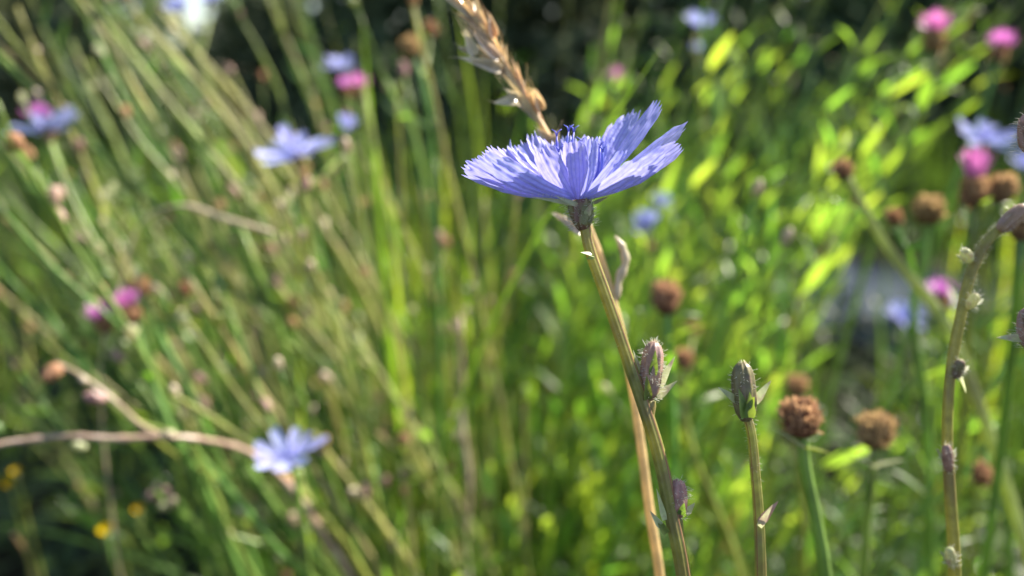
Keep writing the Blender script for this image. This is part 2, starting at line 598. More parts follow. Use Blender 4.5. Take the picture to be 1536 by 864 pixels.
pm = MB()
d = (PATH_B - PATH_A).normalized()
s = V((-d.y, d.x, 0))
for i in range(13):
    c = PATH_A + d * (-0.2 + i * 0.7)
    for sg in (-1, 1):
        pm.v.append(c + s * sg * (PATH_W + 0.05 * noise.noise(V((i * 0.8, sg * 3, 0)))) + V((0, 0, 0.004)))
for i in range(12):
    pm.face((i * 2 + 1, i * 2, i * 2 + 2, i * 2 + 3))
o = link('path', pm.mesh('path', 'asphalt'))
o['kind'] = 'structure'

# low ground cover and short grass that nobody could count
rng = random.Random(5)
uc = MB()
for k in range(15000):
    y = 0.35 + 4.6 * rng.random() ** 1.7
    x = rng.uniform(-1, 1) * (0.35 + y * 0.85)
    if on_path(x, y, -0.03):
        continue
    h = 0.015 + 0.16 * rng.random()
    a = rng.uniform(0, 6.28)
    dr = V((math.cos(a), math.sin(a), rng.uniform(-0.2, 0.9)))
    L = rng.uniform(0.022, 0.055) * (1 + y * 0.12)
    uc.leaf(L, L * rng.uniform(0.25, 0.5), curl=rng.uniform(0, .8), fold=.3, nl=2, M=frame(V((x, y, h)), dr, V((0, 0, 1))))
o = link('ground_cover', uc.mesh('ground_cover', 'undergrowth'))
o['kind'] = 'stuff'; o['label'] = 'low dark green leafy ground cover under the meadow plants'; o['category'] = 'ground cover'
uc = MB()
for k in range(9000):
    y = 0.75 + 3.0 * rng.random() ** 1.3
    x = rng.uniform(-1, 1) * (0.35 + y * 0.85)
    if on_path(x, y, 0.02):
        continue
    if x < .05 * y and (y < 1.7 or rng.random() < .4):
        continue
    if .40 < x / y < .64 and y < 2.2 and rng.random() < .93:
        continue
    L = rng.uniform(0.14, 0.36) + .26 * min(1, max(0, y - 1.0) / 1.5) * rng.random()
    a = rng.uniform(0, 6.28)
    dr = V((math.cos(a) * .35, math.sin(a) * .35, 1))
    uc.leaf(L, rng.uniform(0.004, 0.008) * (1 + 0.15 * y), curl=rng.uniform(.2, 1.2), fold=.3, nl=4, pw=0.4, M=frame(V((x, y, -0.003)), dr, V((math.cos(a), math.sin(a), 0.3))))
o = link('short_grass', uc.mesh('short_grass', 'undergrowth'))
o['kind'] = 'stuff'; o['label'] = 'short green grass growing thickly below the taller stalks'; o['category'] = 'grass'

# the same cover and grass going on past both sides of the view
uc = MB()
for k in range(14000):
    y = rng.uniform(-.6, 5.0)
    x = rng.choice((-1, 1)) * (.35 + max(0, y) * .85 + 2.6 * rng.random())
    if on_path(x, y, -.02):
        continue
    a = rng.uniform(0, 6.28)
    if k % 2:
        L = rng.uniform(.14, .5)
        uc.leaf(L, rng.uniform(.005, .009), curl=rng.uniform(.2, 1.2), fold=.3, nl=4, pw=.4, M=frame(V((x, y, -.003)), V((math.cos(a) * .35, math.sin(a) * .35, 1)), V((math.cos(a), math.sin(a), .3))))
    else:
        L = rng.uniform(.03, .07)
        uc.leaf(L, L * .4, curl=.4, fold=.3, nl=2, M=frame(V((x, y, .01 + .14 * rng.random())), V((math.cos(a), math.sin(a), .4)), V((0, 0, 1))))
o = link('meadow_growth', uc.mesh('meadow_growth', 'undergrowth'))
o['kind'] = 'stuff'; o['label'] = 'mixed low grass and leaves at the sides of the meadow'; o['category'] = 'grass'

# dark shrubs at the end of the meadow
SHRUBS = [(-7.4, 7.4, 2.6, 1.5), (-4.55, 7.9, 1.20, 1.0), (-3.6, 7.2, 2.4, .75), (-2.25, 7.6, 1.24, .9), (-0.9, 7.0, 2.3, 1.2), (0.7, 7.3, 2.6, 1.2), (2.4, 6.9, 2.4, 1.3),
          (4.3, 7.4, 2.7, 1.4), (6.2, 7.2, 2.5, 1.5), (8.2, 7.6, 2.8, 1.5), (-5.7, 8.3, 2.2, 1.0), (0., 8.6, 2.6, 1.4), (3.3, 8.6, 2.8, 1.5), (5.4, 8.6, 2.8, 1.4), (1.6, 8.8, 3.0, 1.3), (-1.5, 8.6, 2.2, .9), (7.2, 9.0, 3.0, 1.5), (-3.0, 9.0, 1.3, 1.0), (10.4, 8.0, 2.8, 1.5), (12.6, 7.4, 2.9, 1.6), (-9.6, 7.2, 2.7, 1.5), (-11.8, 6.8, 2.8, 1.6)]
SHRUBS = [(x * .52, y * .52, 1.02 if h < 1.4 else h * .62, w * .56) for x, y, h, w in SHRUBS]
for i, (x, y, h, w) in enumerate(SHRUBS):
    rg = random.Random(40 + i)
    t = thing('shrub', ('low' if h < 1.1 else 'tall') + ' dark leafy shrub in the hedge at the far edge of the meadow', 'shrub', (x, y, 0), ('low' if h < 1.1 else 'tall') + ' shrubs of the far hedge')
    tk = MB()
    for k in range(7):
        a = k * 0.9 + rg.random()
        top = V((math.cos(a) * w * .5, math.sin(a) * w * .5, h * rg.uniform(.55, .85)))
        pts = spline([V((0.05 * math.cos(a), 0.05 * math.sin(a), -0.02)), V((top.x * .35, top.y * .35, top.z * .45)), top], 6)
        tk.tube(pts, [0.02 * (1 - .75 * q / 6) for q in range(7)], 6)
    link('trunk', tk.mesh('trunk', 'bark'), t)
    cr = MB()
    for k in range(int(9000 * w * h / 2.5)):
        a = rg.uniform(0, 6.28)
        z = rg.random() ** .8
        rr = w * (math.sqrt(max(0, 1 - (z * 1.05 - .25) ** 2 / .75)) if z > .2 else .9 + .1 * z) * rg.random() ** .35
        rr *= .8 + .35 * noise.noise(V((math.cos(a) * 2, math.sin(a) * 2, z * 5 + i * 7)))
        p = V((rr * math.cos(a), rr * math.sin(a), .05 + z * h))
        L = rg.uniform(.06, .11)
        cr.leaf(L, L * .55, curl=.4, fold=.25, nl=2, M=frame(p, V((rg.uniform(-1, 1), rg.uniform(-1, 1), rg.uniform(-.8, .6))), V((math.cos(a) * .7 + rg.uniform(-.5, .5), math.sin(a) * .7 + rg.uniform(-.5, .5), .6))))
    link('crown', cr.mesh('crown', 'shrub_leaf'), t)

# unseen sapling added right of the view to shade low growth on the left
rg = random.Random(8)
tr = thing('added_tree', 'added leafy sapling out of view by the path, its boughs placed to shade the meadow', 'added_tree', (2.7, 2.5, 0))
tk = MB()
CB = [V((-1.55, -.5, 1.72)), V((-1.15, -.15, 1.9)), V((-1.75, -.05, 1.8)), V((-1.35, .25, 1.85)), V((-.5, .1, 2.3)), V((.2, .3, 2.4)), V((-1.95, -.35, 1.62)), V((-1.6, -.8, 1.66))]
tk.tube(spline([V((0, 0, -.03)), V((-.06, .02, .7)), V((-.2, .05, 1.3)), V((-.4, .1, 2.0))], 10), [.05 - .003 * k for k in range(11)], 10)
for c in CB:
    tk.tube(spline([V((-.12, .03, 1.05)), V((c.x * .5, c.y * .4, 1.05 + (c.z - 1.05) * .7)), c], 8), [.022 - .002 * k for k in range(9)], 7)
link('trunk', tk.mesh('trunk', 'bark'), tr)
cr = MB()
for k in range(5200):
    c = CB[k % len(CB)]
    dd = V((rg.gauss(0, .2), rg.gauss(0, .2), rg.gauss(0, .11)))
    L = rg.uniform(.04, .075)
    cr.leaf(L, L * .55, curl=.4, fold=.25, nl=2, M=frame(c + dd, V((rg.uniform(-1, 1), rg.uniform(-1, 1), rg.uniform(-.8, .3))), V((rg.uniform(-.5, .5), rg.uniform(-.5, .5), 1))))
link('crown', cr.mesh('crown', 'shrub_leaf'), tr)

# ------------------------------------------------------------------ the blue chicory in focus
D0 = 0.118


def hairs(name, root, spots, mat='hair'):
    mb = MB()
    for p, d, L, r in spots:
        mb.spike(p, d, L, r, bend=0.25)
    o = link(name, mb.mesh(name, mat, origin=root.location), root)
    o['kind'] = 'stuff'
    return o


hero_path = rooted([P(877, 338, D0), P(884, 372, D0), P(905, 432, D0), P(922, 480, D0), P(944, 545, D0), P(966, 609, D0),
                    P(988, 680, D0), P(1007, 769, D0), P(1026, 868, D0)])
hero_path = spline(hero_path, 90)
hb = hero_path[-1].copy(); hb.z = 0
hero = thing('chicory_plant', 'tall chicory with large open blue flower and hairy purple buds, in sharp focus', 'plant', hb)
mb = MB()
nn = len(hero_path)
rad = []
for i, p in enumerate(hero_path):
    u = (hero_path[0] - p).length
    rad.append(0.00082 + 0.00032 * min(1, u / .05) + .0012 * min(1, max(0, (u - .07) / .4)))
mb.tube(hero_path, rad, 40, ribs=8, rib_amp=0.07, mi=0, rib_mat=(1, 0.21, (1, 4, 6)))
link('stem', mb.mesh('stem', ['stem_olive', 'stem_ridge'], origin=hb), hero)
# flower
FB = P(868, 302, D0)
AX = (CU * 0.97 - CF * 0.10 + CR * (-0.06)).normalized()
HERO_PETALS = [  # tip pixel x, y, mm towards the camera, width mm, sag mm, twist, cup
    (689, 251, 2.0, 3.8, 1.7, 0.2, .10), (700, 240, 5.0, 3.9, 1.8, 0.1, .12), (716, 233, 7.5, 4.0, 1.8, 0, .12), (738, 243, 9.5, 4.3, 1.6, -.1, .10),
    (762, 217, -7.0, 4.0, 1.0, .2, .10), (780, 213, -9.0, 3.8, .8, .1, .10), (800, 204, -10.5, 4.2, 0.6, .1, .08), (724, 224, -2.0, 3.9, 1.4, .1, .12),
    (746, 222, -4.5, 3.8, 1.2, .1, .12),
    (812, 221, 6.5, 4.0, 1.2, .1, .16), (862, 208, 6.5, 3.8, 1.3, 0., .18), (884, 205, 5.5, 3.6, 1.3, .1, .20), (834, 212, -12, 4.2, .4, 0, .1),
    (856, 207, -12.5, 4.0, .3, .2, .1), (889, 203, -9, 3.8, .2, .4, .14), (905, 203, -4, 2.8, .5, .9, .22),
    (930, 186, -12, 3.8, .6, .1, .08), (950, 164, -10, 4.2, .5, .1, .08), (991, 151, -3.6, 3.3, 1.3, .2, .10), (1031, 186, -1.5, 3.6, 1.0, -.1, .10),
    (1024, 214, 3.0, 3.9, 1.3, -.1, .08), (1000, 228, 6.0, 3.8, 1.5, -.1, .08), (940, 224, 4.5, 2.8, 1.0, .7, .24), (966, 243, 9.0, 4.0, 1.5, -.1, .10)]
inv = MB()
Mz = frame_z(P(876, 343, D0), (FB - P(876, 343, D0)) * 1.0, 0.3)
hh = (FB - P(876, 343, D0)).length
inv.revolve([(0.00085, -0.0002), (0.00135, hh * .16), (0.0017, hh * .4), (0.00185, hh * .65), (0.0019, hh * .88), (0.0016, hh * 1.02), (.0007, hh * 1.06)], 48, M=Mz, ribs=8, amp=0.16)
fl = link('flower', inv.mesh('involucre', 'calyx', origin=hb), hero)
fl['label'] = 'large open blue flower with fringed petals'
for k, (tx, ty, w, wid, sag, tw, cup) in enumerate(HERO_PETALS):
    tip = P(tx, ty, D0 - w * 0.001)
    out = tip - FB
    out = (out - AX * out.dot(AX)).normalized()
    nh_ = AX + CF * (.9 if w > 2 else (-.3 if w < -3.5 else .7))
    b0 = FB + out * 0.0011 + AX * 0.0003
    b1 = b0.lerp(tip, 0.52) - AX * sag * 0.001 + out * 0.0006
    pm_ = petal_mesh(0.02, wid * 0.001, 100 + k, spine=(b0, b1, tip), n_hint=nh_, cup=cup, twist=tw * .6, nu=30, nv=34, ridge=0.014, crink=0.18)
    link('petal', pm_.mesh('petal', 'petal_blue', origin=hb), fl)
for k, (tx, ty, w, bx) in enumerate(((835, 204, -2, 842), (853, 197, -3, 840), (861, 198, -4, 846), (838, 228, -1, 840), (900, 222, -2, 893), (872, 215, -5, 866), (904, 228, 1, 898))):
    p0, p2 = P(bx, 292, D0 + .001), P(tx, ty, D0 - w * .001)
    pts = spline([FB + (p0 - FB) * .5, p0.lerp(p2, .5), p2], 8)
    st = MB().tube(pts, [0.00017] * 6 + [0.00022, .0002, .0001], 8)
    for sg in (-1, 1):   # the forked tip
        e = pts[-1]
        st.tube([e, e + (CU * 1.2 + CR * sg * .35) * 0.0006, e + (CU * 1.0 + CR * sg * .75) * .0011], [0.00014, .00011, .00006], 6)
    link('stamen', st.mesh('stamen', 'style_blue', origin=hb), fl)


def bract(root, parent, p, tip, W, mat, up, name='bract', curl=0.2, fold=.35):
    d = tip - p
    me = MB().leaf(d.length, W, curl=curl, fold=fold, nl=9, M=frame(p, d, up), point=True).mesh(name, mat, origin=root.location)
    return link(name, me, parent)


N_ = -CF
for (x0, y0, w0, x1, y1, w1, W, mt) in ((874, 336, 1.9, 880, 296, 2.3, .0017, 'calyx'), (867, 333, 1.6, 862, 303, 2.0, .0014, 'calyx'), (884, 334, 1.3, 889, 302, 1.6, .0014, 'calyx'),
                                       (862, 306, 1.6, 798, 295, 3.0, .0010, 'bract_pale'), (866, 308, 2.0, 834, 294, 3.4, .0010, 'bract_pale'), (890, 305, 1.0, 914, 294, .5, .0008, 'calyx'),
                                       (880, 322, 2.1, 887, 305, 2.9, .0014, 'bract_pale')):
    bract(hero, fl, P(x0, y0, D0 - w0 * .001), P(x1, y1, D0 - w1 * .001), W, mt, N_, curl=.1)
sp = []
for k in range(230):
    a = random.uniform(0, 6.28)
    z = random.uniform(0.0, 1.1)
    m = Mz
    dl = V((math.cos(a), math.sin(a), random.uniform(-.2, .5)))
    p = m @ V((math.cos(a) * .00175, math.sin(a) * .00175, z * hh * .95))
    sp.append((p, m.to_3x3() @ dl, random.uniform(.0005, .0012), .000042))
for k in range(60):   # along the undersides of the lowest petals
    x = random.uniform(745, 850)
    y = 300 - (862 - x) * .20 + random.uniform(-2, 1)
    sp.append((P(x, y, D0 - .0035), -CU + CR * random.uniform(-.8, .4), random.uniform(.0003, .0007), .000024))
h = hairs('hairs', hero, sp)
# a torn scale leaf on the stem
bract(hero, hero, P(890, 384, D0 - .0009), P(872, 377, D0 - .002), .0014, 'bract_pale', N_ + CU, name='scale_leaf')
bract(hero, hero, P(891, 385, D0 - .0010), P(880, 388, D0 - .0014), .0010, 'bract_green', N_, name='scale_leaf')


def chicory_bud(root, base, axis, L, Rr, mat, leaves, nh=260, seed=0, hair_r=.000034, hl=(.00045, .001)):
    """closed flower bud: ribbed body, bracts and bristles; leaves = (tip, base fraction, width, material)"""
    rg = random.Random(seed)
    M = frame_z(base, axis, rg.uniform(0, 3))
    mb = MB().revolve([(Rr * .42, -L * .04), (Rr * .8, L * .1), (Rr * .98, L * .28), (Rr, L * .55), (Rr * .93, L * .78), (Rr * .72, L * .91), (Rr * .4, L * .985), (Rr * .12, L)], 40, M=M, ribs=9, amp=.17)
    b = link('bud', mb.mesh('bud', mat, origin=root.location), root)
    for k in range(5):     # tips of the inner bracts at the top
        a = k * 1.26
        p = M @ V((math.cos(a) * Rr * .55, math.sin(a) * Rr * .55, L * .88))
        q = M @ V((math.cos(a) * Rr * .25, math.sin(a) * Rr * .25, L * 1.05))
        bract(root, b, p, q, Rr * .6, 'bract_pale', M.to_3x3() @ V((math.cos(a), math.sin(a), .5)))
    for tip, f, W, mt in leaves:
        p = M @ V((0, 0, L * f))
        dr = tip - p
        side = dr - axis * dr.dot(axis)
        p = p + side.normalized() * Rr * .85
        bract(root, b, p, tip, W * .95, mt, N_ + (axis - side.normalized()) * .35, curl=.25)
    sp = []
    for k in range(nh):
        a = rg.uniform(0, 6.28)
        z = rg.uniform(-.05, 1.0)
        if noise.noise(V((math.cos(a) * 1.5, math.sin(a) * 1.5, z * 4 + seed))) < -.12:
            continue
        rr = Rr * (1.0 if z < .8 else 1.0 - .9 * (z - .8) / .2) * (.75 if z < .1 else 1)
        p = M @ V((math.cos(a) * rr, math.sin(a) * rr, z * L))
        dd = M.to_3x3() @ V((math.cos(a), math.sin(a), rg.uniform(-.3, .5) + (1.2 if z > .85 else 0)))
        sp.append((p, dd, rg.uniform(*hl), hair_r))
    hairs('hairs', root, sp)
    return b


def axis_px(x0, y0, x1, y1, d0, d1):
    return (P(x1, y1, d1) - P(x0, y0, d0))


D1 = D0 + 0.0005
ax = axis_px(973, 596, 981, 512, D1, D1)
chicory_bud(hero, P(973, 596, D1), ax.normalized(), ax.length, .00172, 'bud_purple',
            ((P(984, 527, D1 - .0026), .42, .0019, 'bract_green'), (P(1011, 534, D1 - .001), .2, .0018, 'bract_pale'), (P(1015, 570, D1 - .001), .02, .0017, 'bract_pale'),
             (P(953, 524, D1), .28, .0013, 'bract_pale'), (P(972, 566, D1 - .0030), -.02, .002, 'bract_green')), nh=420, seed=1, hair_r=.000036, hl=(.0005, .0012))
for k, (x, w) in enumerate(((972, 1), (977, -1))):   # its short stalk
    pass
st = MB().tube(spline([P(974, 600, D1), P(972, 612, D1), P(972, 632, D1)], 6), [.0010, .0011, .0012, .0012, .0011, .001, .0008], 14, ribs=6, rib_amp=.06)
link('stalk', st.mesh('stalk', 'stem_olive', origin=hb), hero)
ax = axis_px(1018, 772, 1018, 720, D1, D1)
chicory_bud(hero, P(1016, 774, D1), ax.normalized(), ax.length * 1.05, .00155, 'bud_purple',
            ((P(1026, 756, D1 - .0022), .1, .0018, 'bract_green'), (P(1042, 754, D1), .05, .0016, 'bract_pale'), (P(1000, 740, D1), .0, .001, 'bract_pale')), nh=200, seed=2)
st = MB().tube(spline([P(1016, 776, D1), P(1018, 790, D1), P(1017, 810, D1)], 6), [.0008] * 7, 12)
link('stalk', st.mesh('stalk', 'stem_olive', origin=hb), hero)
bract(hero, hero, P(997, 780, D0 - .001), P(986, 735, D0 - .002), .0012, 'bract_pale', N_, name='scale_leaf')
bract(hero, hero, P(992, 790, D0 - .001), P(976, 768, D0 - .002), .0014, 'bract_pale', N_, name='scale_leaf')
bract(hero, hero, P(1000, 800, D0 - .001), P(984, 776, D0 - .0015), .0016, 'bract_green', N_, name='scale_leaf')
sp = []
for k in range(170):
    u = random.uniform(0, .30)
    p, t = at(hero_path, u)
    a = random.uniform(0, 6.28)
    q = (t.orthogonal().normalized() * math.cos(a) + t.cross(t.orthogonal().normalized()) * math.sin(a))
    i = int(u * (nn - 1))
    sp.append((p + q * rad[i] * .98, q, random.uniform(.00012, .0004), .000015))
hairs('hairs', hero, sp)

# ------------------------------------------------------------------ second chicory stalk with the single dark bud
DB = 0.121
path = spline(rooted([P(1120, 622, DB), P(1127, 650, DB), P(1133, 710, DB), P(1138, 775, DB), P(1141, 868, DB)]), 60)
b0 = path[-1].copy(); b0.z = 0
pl = thing('chicory_plant', 'slim chicory stalk topped by a single dark ribbed bud with two spreading leaves', 'plant', b0)
mb = MB().tube(path, [.00070 + .00012 * min(1, i / 20) + .001 * max(0, i / 60 - .4) for i in range(len(path))], 32, ribs=8, rib_amp=.06, rib_mat=(1, .2, (0, 3, 5)))
link('stem', mb.mesh('stem', ['stem_olive', 'stem_ridge'], origin=b0), pl)
ax = axis_px(1119, 628, 1113, 543, DB, DB)
chicory_bud(pl, P(1119, 628, DB), ax.normalized(), ax.length, .00185, 'bud_dark',
            ((P(1080, 580, DB - .001), .32, .0018, 'bract_pale'), (P(1156, 570, DB - .001), .28, .0019, 'bract_pale'), (P(1131, 596, DB - .0024), .28, .0014, 'bract_green'),
             (P(1112, 585, DB - .0028), .05, .0026, 'bract_green'), (P(1126, 590, DB - .0028), .05, .0024, 'bract_green')), nh=130, seed=3)
bract(pl, pl, P(1140, 785, DB - .001), P(1167, 751, DB - .001), .0018, 'bud_purple', N_ + CU, name='scale_leaf')
bract(pl, pl, P(1139, 790, DB - .001), P(1158, 758, DB - .002), .0014, 'bract_pale', N_ + CU, name='scale_leaf')
sp = []
for k in range(120):
    u = random.uniform(0, .3)
    p, t = at(path, u)
    a = random.uniform(0, 6.28)
    o1 = t.orthogonal().normalized()
    q = o1 * math.cos(a) + t.cross(o1) * math.sin(a)
    sp.append((p + q * .0008, q, random.uniform(.0002, .0006), .000016))
hairs('hairs', pl, sp)

# ------------------------------------------------------------------ chicory arching at the right edge
DR = 0.136
path = spline(rooted([P(1533, 312, DR), P(1506, 336, DR), P(1478, 366, DR), P(1456, 412, DR), P(1440, 478, DR), P(1426, 560, DR), P(1421, 650, DR), P(1425, 740, DR), P(1432, 868, DR)]), 80)
b0 = path[-1].copy(); b0.z = 0
pl = thing('chicory_plant', 'hairy brownish chicory stalk arching over with knobbly side buds, beside the pink knapweed', 'plant', b0)
mb = MB().tube(path, [.00072 + .00018 * min(1, i / 14) + .001 * max(0, i / 80 - .5) for i in range(len(path))], 20, ribs=8, rib_amp=.05, rib_mat=(1, .2, (0, 3, 5)))
link('stem', mb.mesh('stem', ['stem_olive', 'stem_ridge'], origin=b0), pl)
for k, (x, y, tx, ty, L, mt) in enumerate(((1455, 392, 1448, 378, .0030, 'bract_pale'), (1452, 462, 1462, 446, .0030, 'bract_pale'), (1434, 566, 1440, 546, .0036, 'bud_dark'),
                                          (1423, 706, 1420, 668, .0052, 'bud_purple'), (1429, 850, 1424, 822, .0042, 'bract_pale'), (1500, 345, 1530, 318, .006, 'bud_purple'))):
    a = axis_px(x, y, tx, ty, DR, DR - .001)
    chicory_bud(pl, P(x, y, DR - .0008), a.normalized(), L, .0009 if k != 5 else .0015, mt,
                ((P(tx - 14, ty + 4, DR), .3, .0014, 'bract_pale'), (P(tx + 16, ty + 2, DR), .3, .0014, 'bract_pale')), nh=110, seed=20 + k)
bract(pl, pl, P(1512, 330, DR), P(1556, 318, DR - .002), .002, 'bract_green', CU, name='leaf')
bract(pl, pl, P(1436, 560, DR), P(1452, 588, DR), .0016, 'bract_pale', CU, name='leaf')
sp = []
for k in range(420):
    u = random.uniform(0.05, .42)
    p, t = at(path, u)
    a = random.uniform(0, 6.28)
    o1 = t.orthogonal().normalized()
    q = o1 * math.cos(a) + t.cross(o1) * math.sin(a)
    sp.append((p + q * .0009, q, random.uniform(.0003, .0007), .000018))
hairs('hairs', pl, sp)
# two more chicory tips that only just reach into the view at the right
for (x, y, lab) in ((1546, 215, 'upright chicory bud with white bristles standing above the arching stalk'), (1545, 508, 'chicory stalk with a spiky pale-leaved bud below the arching stalk')):
    path = spline(rooted([P(x, y + 12, D0 + .004), P(x + 8, y + 60, D0 + .004), P(x + 20, y + 200, D0 + .004)]), 40)
    b0 = path[-1].copy(); b0.z = 0
    pl = thing('chicory_plant', lab, 'plant', b0)
    stem_obj(pl, path, .0009, .0013, 'stem_olive', 12)
    chicory_bud(pl, path[0], CU, .0065, .0018, 'bud_purple', ((P(x - 48, y - 3, D0 + .004), .2, .002, 'bract_pale'), (P(x - 12, y - 40, D0 + .003), .5, .002, 'bud_purple')) if y > 300 else
                ((P(x - 14, y - 38, D0 + .003), .3, .0022, 'bud_purple'),), nh=260, seed=int(y), hl=(.0006, .0015))

# ------------------------------------------------------------------ dry grass behind the flower
DG = 0.150
gp = [P(676, -8, DG), P(715, 32, DG), P(742, 72, DG), P(768, 118, DG), P(795, 160, DG), P(822, 205, DG), P(848, 262, DG), P(878, 330, DG), P(905, 400, DG), P(932, 500, DG), P(950, 590, DG), P(963, 680, DG), P(975, 770, DG), P(990, 868, DG)]
path = spline(rooted(gp), 110)
b0 = path[-1].copy(); b0.z = 0
gr = thing('grass_stalk', 'dry straw-coloured grass stalk with a ripe seed spike, behind the blue flower', 'grass', b0)
stem_obj(gr, path, .0005, .0012, 'straw', 10)


def spikelet(root, p, tip, W, mat):
    d = tip - p
    mb = MB()
    for k in range(3):
        dd = d + V((random.uniform(-1, 1), random.uniform(-1, 1), random.uniform(-1, 1))) * d.length * .10
        u = N_ * math.cos(k * 2.1) + dd.normalized().cross(N_) * math.sin(k * 2.1)
        mb.leaf(dd.length * (1 - .12 * k), W, curl=random.uniform(-.25, .35), fold=.5, nl=7, M=frame(p, dd, u), point=True)
    mb.spike(tip - d * .15, d + V((random.uniform(-1, 1), 0, random.uniform(-1, 1))) * d.length * .25, d.length * random.uniform(.3, .7), .00006, bend=.2)
    link('spikelet', mb.mesh('spikelet', mat, origin=root.location), root)


rg = random.Random(3)
for k in range(34):
    u = k / 34 * 0.265
    p, t = at(path, u + 0.022)
    sg = 1 if k % 2 else -1
    tip = p + t * rg.uniform(.0065, .0105) + (CR * sg * rg.uniform(.0008, .0030)) + N_ * rg.uniform(-.001, .001)
    spikelet(gr, p, tip, rg.uniform(.0011, .0018), 'straw' if k % 4 else 'straw_pale')
for (x0, y0, x1, y1, W, mt) in ((752, 105, 694, 88, .0032, 'straw_pale'), (712, 84, 694, 44, .0030, 'straw_pale'), (748, 88, 704, 47, .0026, 'straw_pale'), (706, 78, 688, 68, .002, 'straw_pale'),
                                (776, 150, 742, 155, .003, 'straw_pale'), (776, 148, 760, 135, .0024, 'straw_pale'), (812, 165, 800, 130, .0026, 'straw'), (742, 55, 733, 18, .0026, 'straw'),
                                (826, 215, 805, 192, .003, 'straw_pale'), (826, 222, 838, 196, .003, 'straw_pale'),
                                (872, 348, 832, 322, .0026, 'straw_pale')):
    spikelet(gr, P(x0, y0, DG - .001), P(x1, y1, DG - .002), W, mt)
bl = MB()
pts = spline([P(925, 452, DG), P(928, 420, DG), P(938, 395, DG), P(934, 372, DG), P(922, 354, DG)], 14)
for i in range(14):
    pass
bl.tube(pts, [.0004, .0007, .0009, .0007, .0009, .0011, .0008, .0007, .001, .0009, .0007, .0009, .0006, .0004, .0002], 8)
link('blade', bl.mesh('blade', 'straw_pale', origin=b0), gr)

# ------------------------------------------------------------------ knapweeds


def knapweed(heads, base_pts, label, group=None, r=(.0011, .0016), mat='stem_green', leafy=3, seed=0, leafkey='cool'):
    """heads: (px, py, d, scale, kind) kind 0 = brown seed head, 1 = pink flower, 2 = brown head with a pink tuft"""
    rg = random.Random(seed)
    main = heads[0]
    hp = P(main[0], main[1], main[2])
    pts = [hp] + [P(*b) for b in base_pts]
    path = spline(rooted(pts), 40)
    b0 = path[-1].copy(); b0.z = 0
    t = thing('knapweed_plant', label, 'plant', b0, group)
    stem_obj(t, path, r[0], r[1], mat, 10, ribs=5, rib_amp=.12)
    for k, (px, py, dd, sc, kind) in enumerate(heads):
        p = P(px, py, dd)
        if k:
            j, _ = at(path, 0.05 + .03 * k)
            sp_ = spline([p, p.lerp(j, .5) + V((0, 0, -.006)), j], 8)
            stem_obj(t, sp_, r[0] * .8, r[0], mat, 8, name='branch')
            dirv = (p - sp_[1]).normalized() * .5 + V((0, 0, .6))
        else:
            dirv = (path[0] - path[2]).normalized()
        M = frame_z(p - b0 + dirv.normalized() * .0035 * sc, dirv, rg.uniform(0, 6)) @ Matrix.Diagonal((sc * rg.uniform(.85, 1.08), sc * rg.uniform(.85, 1.08), sc * rg.uniform(1.08, 1.3), 1))
        hd = link('flower_head', SEED_HEADS[(seed + k) % 3], t, M)
        if kind == 1:
            link('florets', FLORETS[(seed + k) % 2 * 2], hd, Matrix.Translation((0, 0, .001)))
        if kind == 2:
            link('florets', FLORETS[1], hd, Matrix.Translation((0, 0, .002)))
        for q in range(2 if leafy else 0):
            a = rg.uniform(0, 6.28)
            dr = V((math.cos(a), math.sin(a) * .5, .5))
            lm = LEAVES['green'][q]
            link('leaf', lm, t, frame(p - b0 - dirv.normalized() * .004, dr, V((0, 0, 1))) @ Matrix.Scale(.32 * sc, 4))
    for q in range(leafy):
        u = rg.uniform(.12, .6)
        p, tg = at(path, u)
        a = rg.uniform(0, 6.28)
        link('leaf', rg.choice(LEAVES['green']), t, frame(p - b0, V((math.cos(a), math.sin(a), .8)), V((0, 0, 1))) @ Matrix.Scale(rg.uniform(.6, 1.0) * main[2] / .5, 4))
    return t


t = knapweed([(1203, 645, .165, .70, 0)], [(1208, 700, .165), (1222, 770, .165), (1238, 866, .165)], 'knapweed with one round rusty brown seed head, beside the dark-budded chicory stalk', seed=1, leafy=0, r=(.0012, .0015), leafkey='bright')
for (tx, ty, W, mt) in ((1158, 634, .0035, 'bract_pale'), (1246, 676, .0034, 'bract_green')):
    bract(t, t, P(1203, 672, .164), P(tx, ty, .163), W, mt, CU, name='leaf')
t = knapweed([(1312, 664, .212, .86, 0)], [(1308, 715, .212), (1300, 790, .214), (1295, 866, .216)], 'knapweed with a browned seed head above two pale spreading leaves', seed=2, leafy=0, r=(.0010, .0014))
for (tx, ty) in ((1262, 672), (1360, 684)):
    bract(t, t, P(1311, 702, .21), P(tx, ty, .208), .0042, 'bract_pale', CU, name='leaf')
knapweed([(1000, 462, .27, .9, 0)], [(1003, 530, .27), (1010, 640, .28)], 'knapweed with a dull brown seed head just above the purple chicory bud', seed=3, leafy=2)
knapweed([(1026, 548, .30, .66, 0), (1040, 498, .36, .5, 0)], [(1024, 600, .30), (1040, 680, .30), (1100, 830, .31)], 'knapweed with a small pale brown seed head peeping out between the chicory buds', seed=4, leafy=3)
knapweed([(1462, 302, .25, .76, 2), (1500, 296, .25, .7, 0)], [(1460, 360, .25), (1455, 440, .255), (1450, 560, .26)], 'knapweed with a magenta tuft on one head and a brown seed head next to it', seed=5, leafy=2)
knapweed([(1392, 330, .27, .84, 0), (1342, 334, .28, .5, 0)], [(1385, 390, .27), (1370, 470, .275), (1390, 620, .28)], 'knapweed with one large and one small fuzzy brown seed head', seed=6, leafy=2)
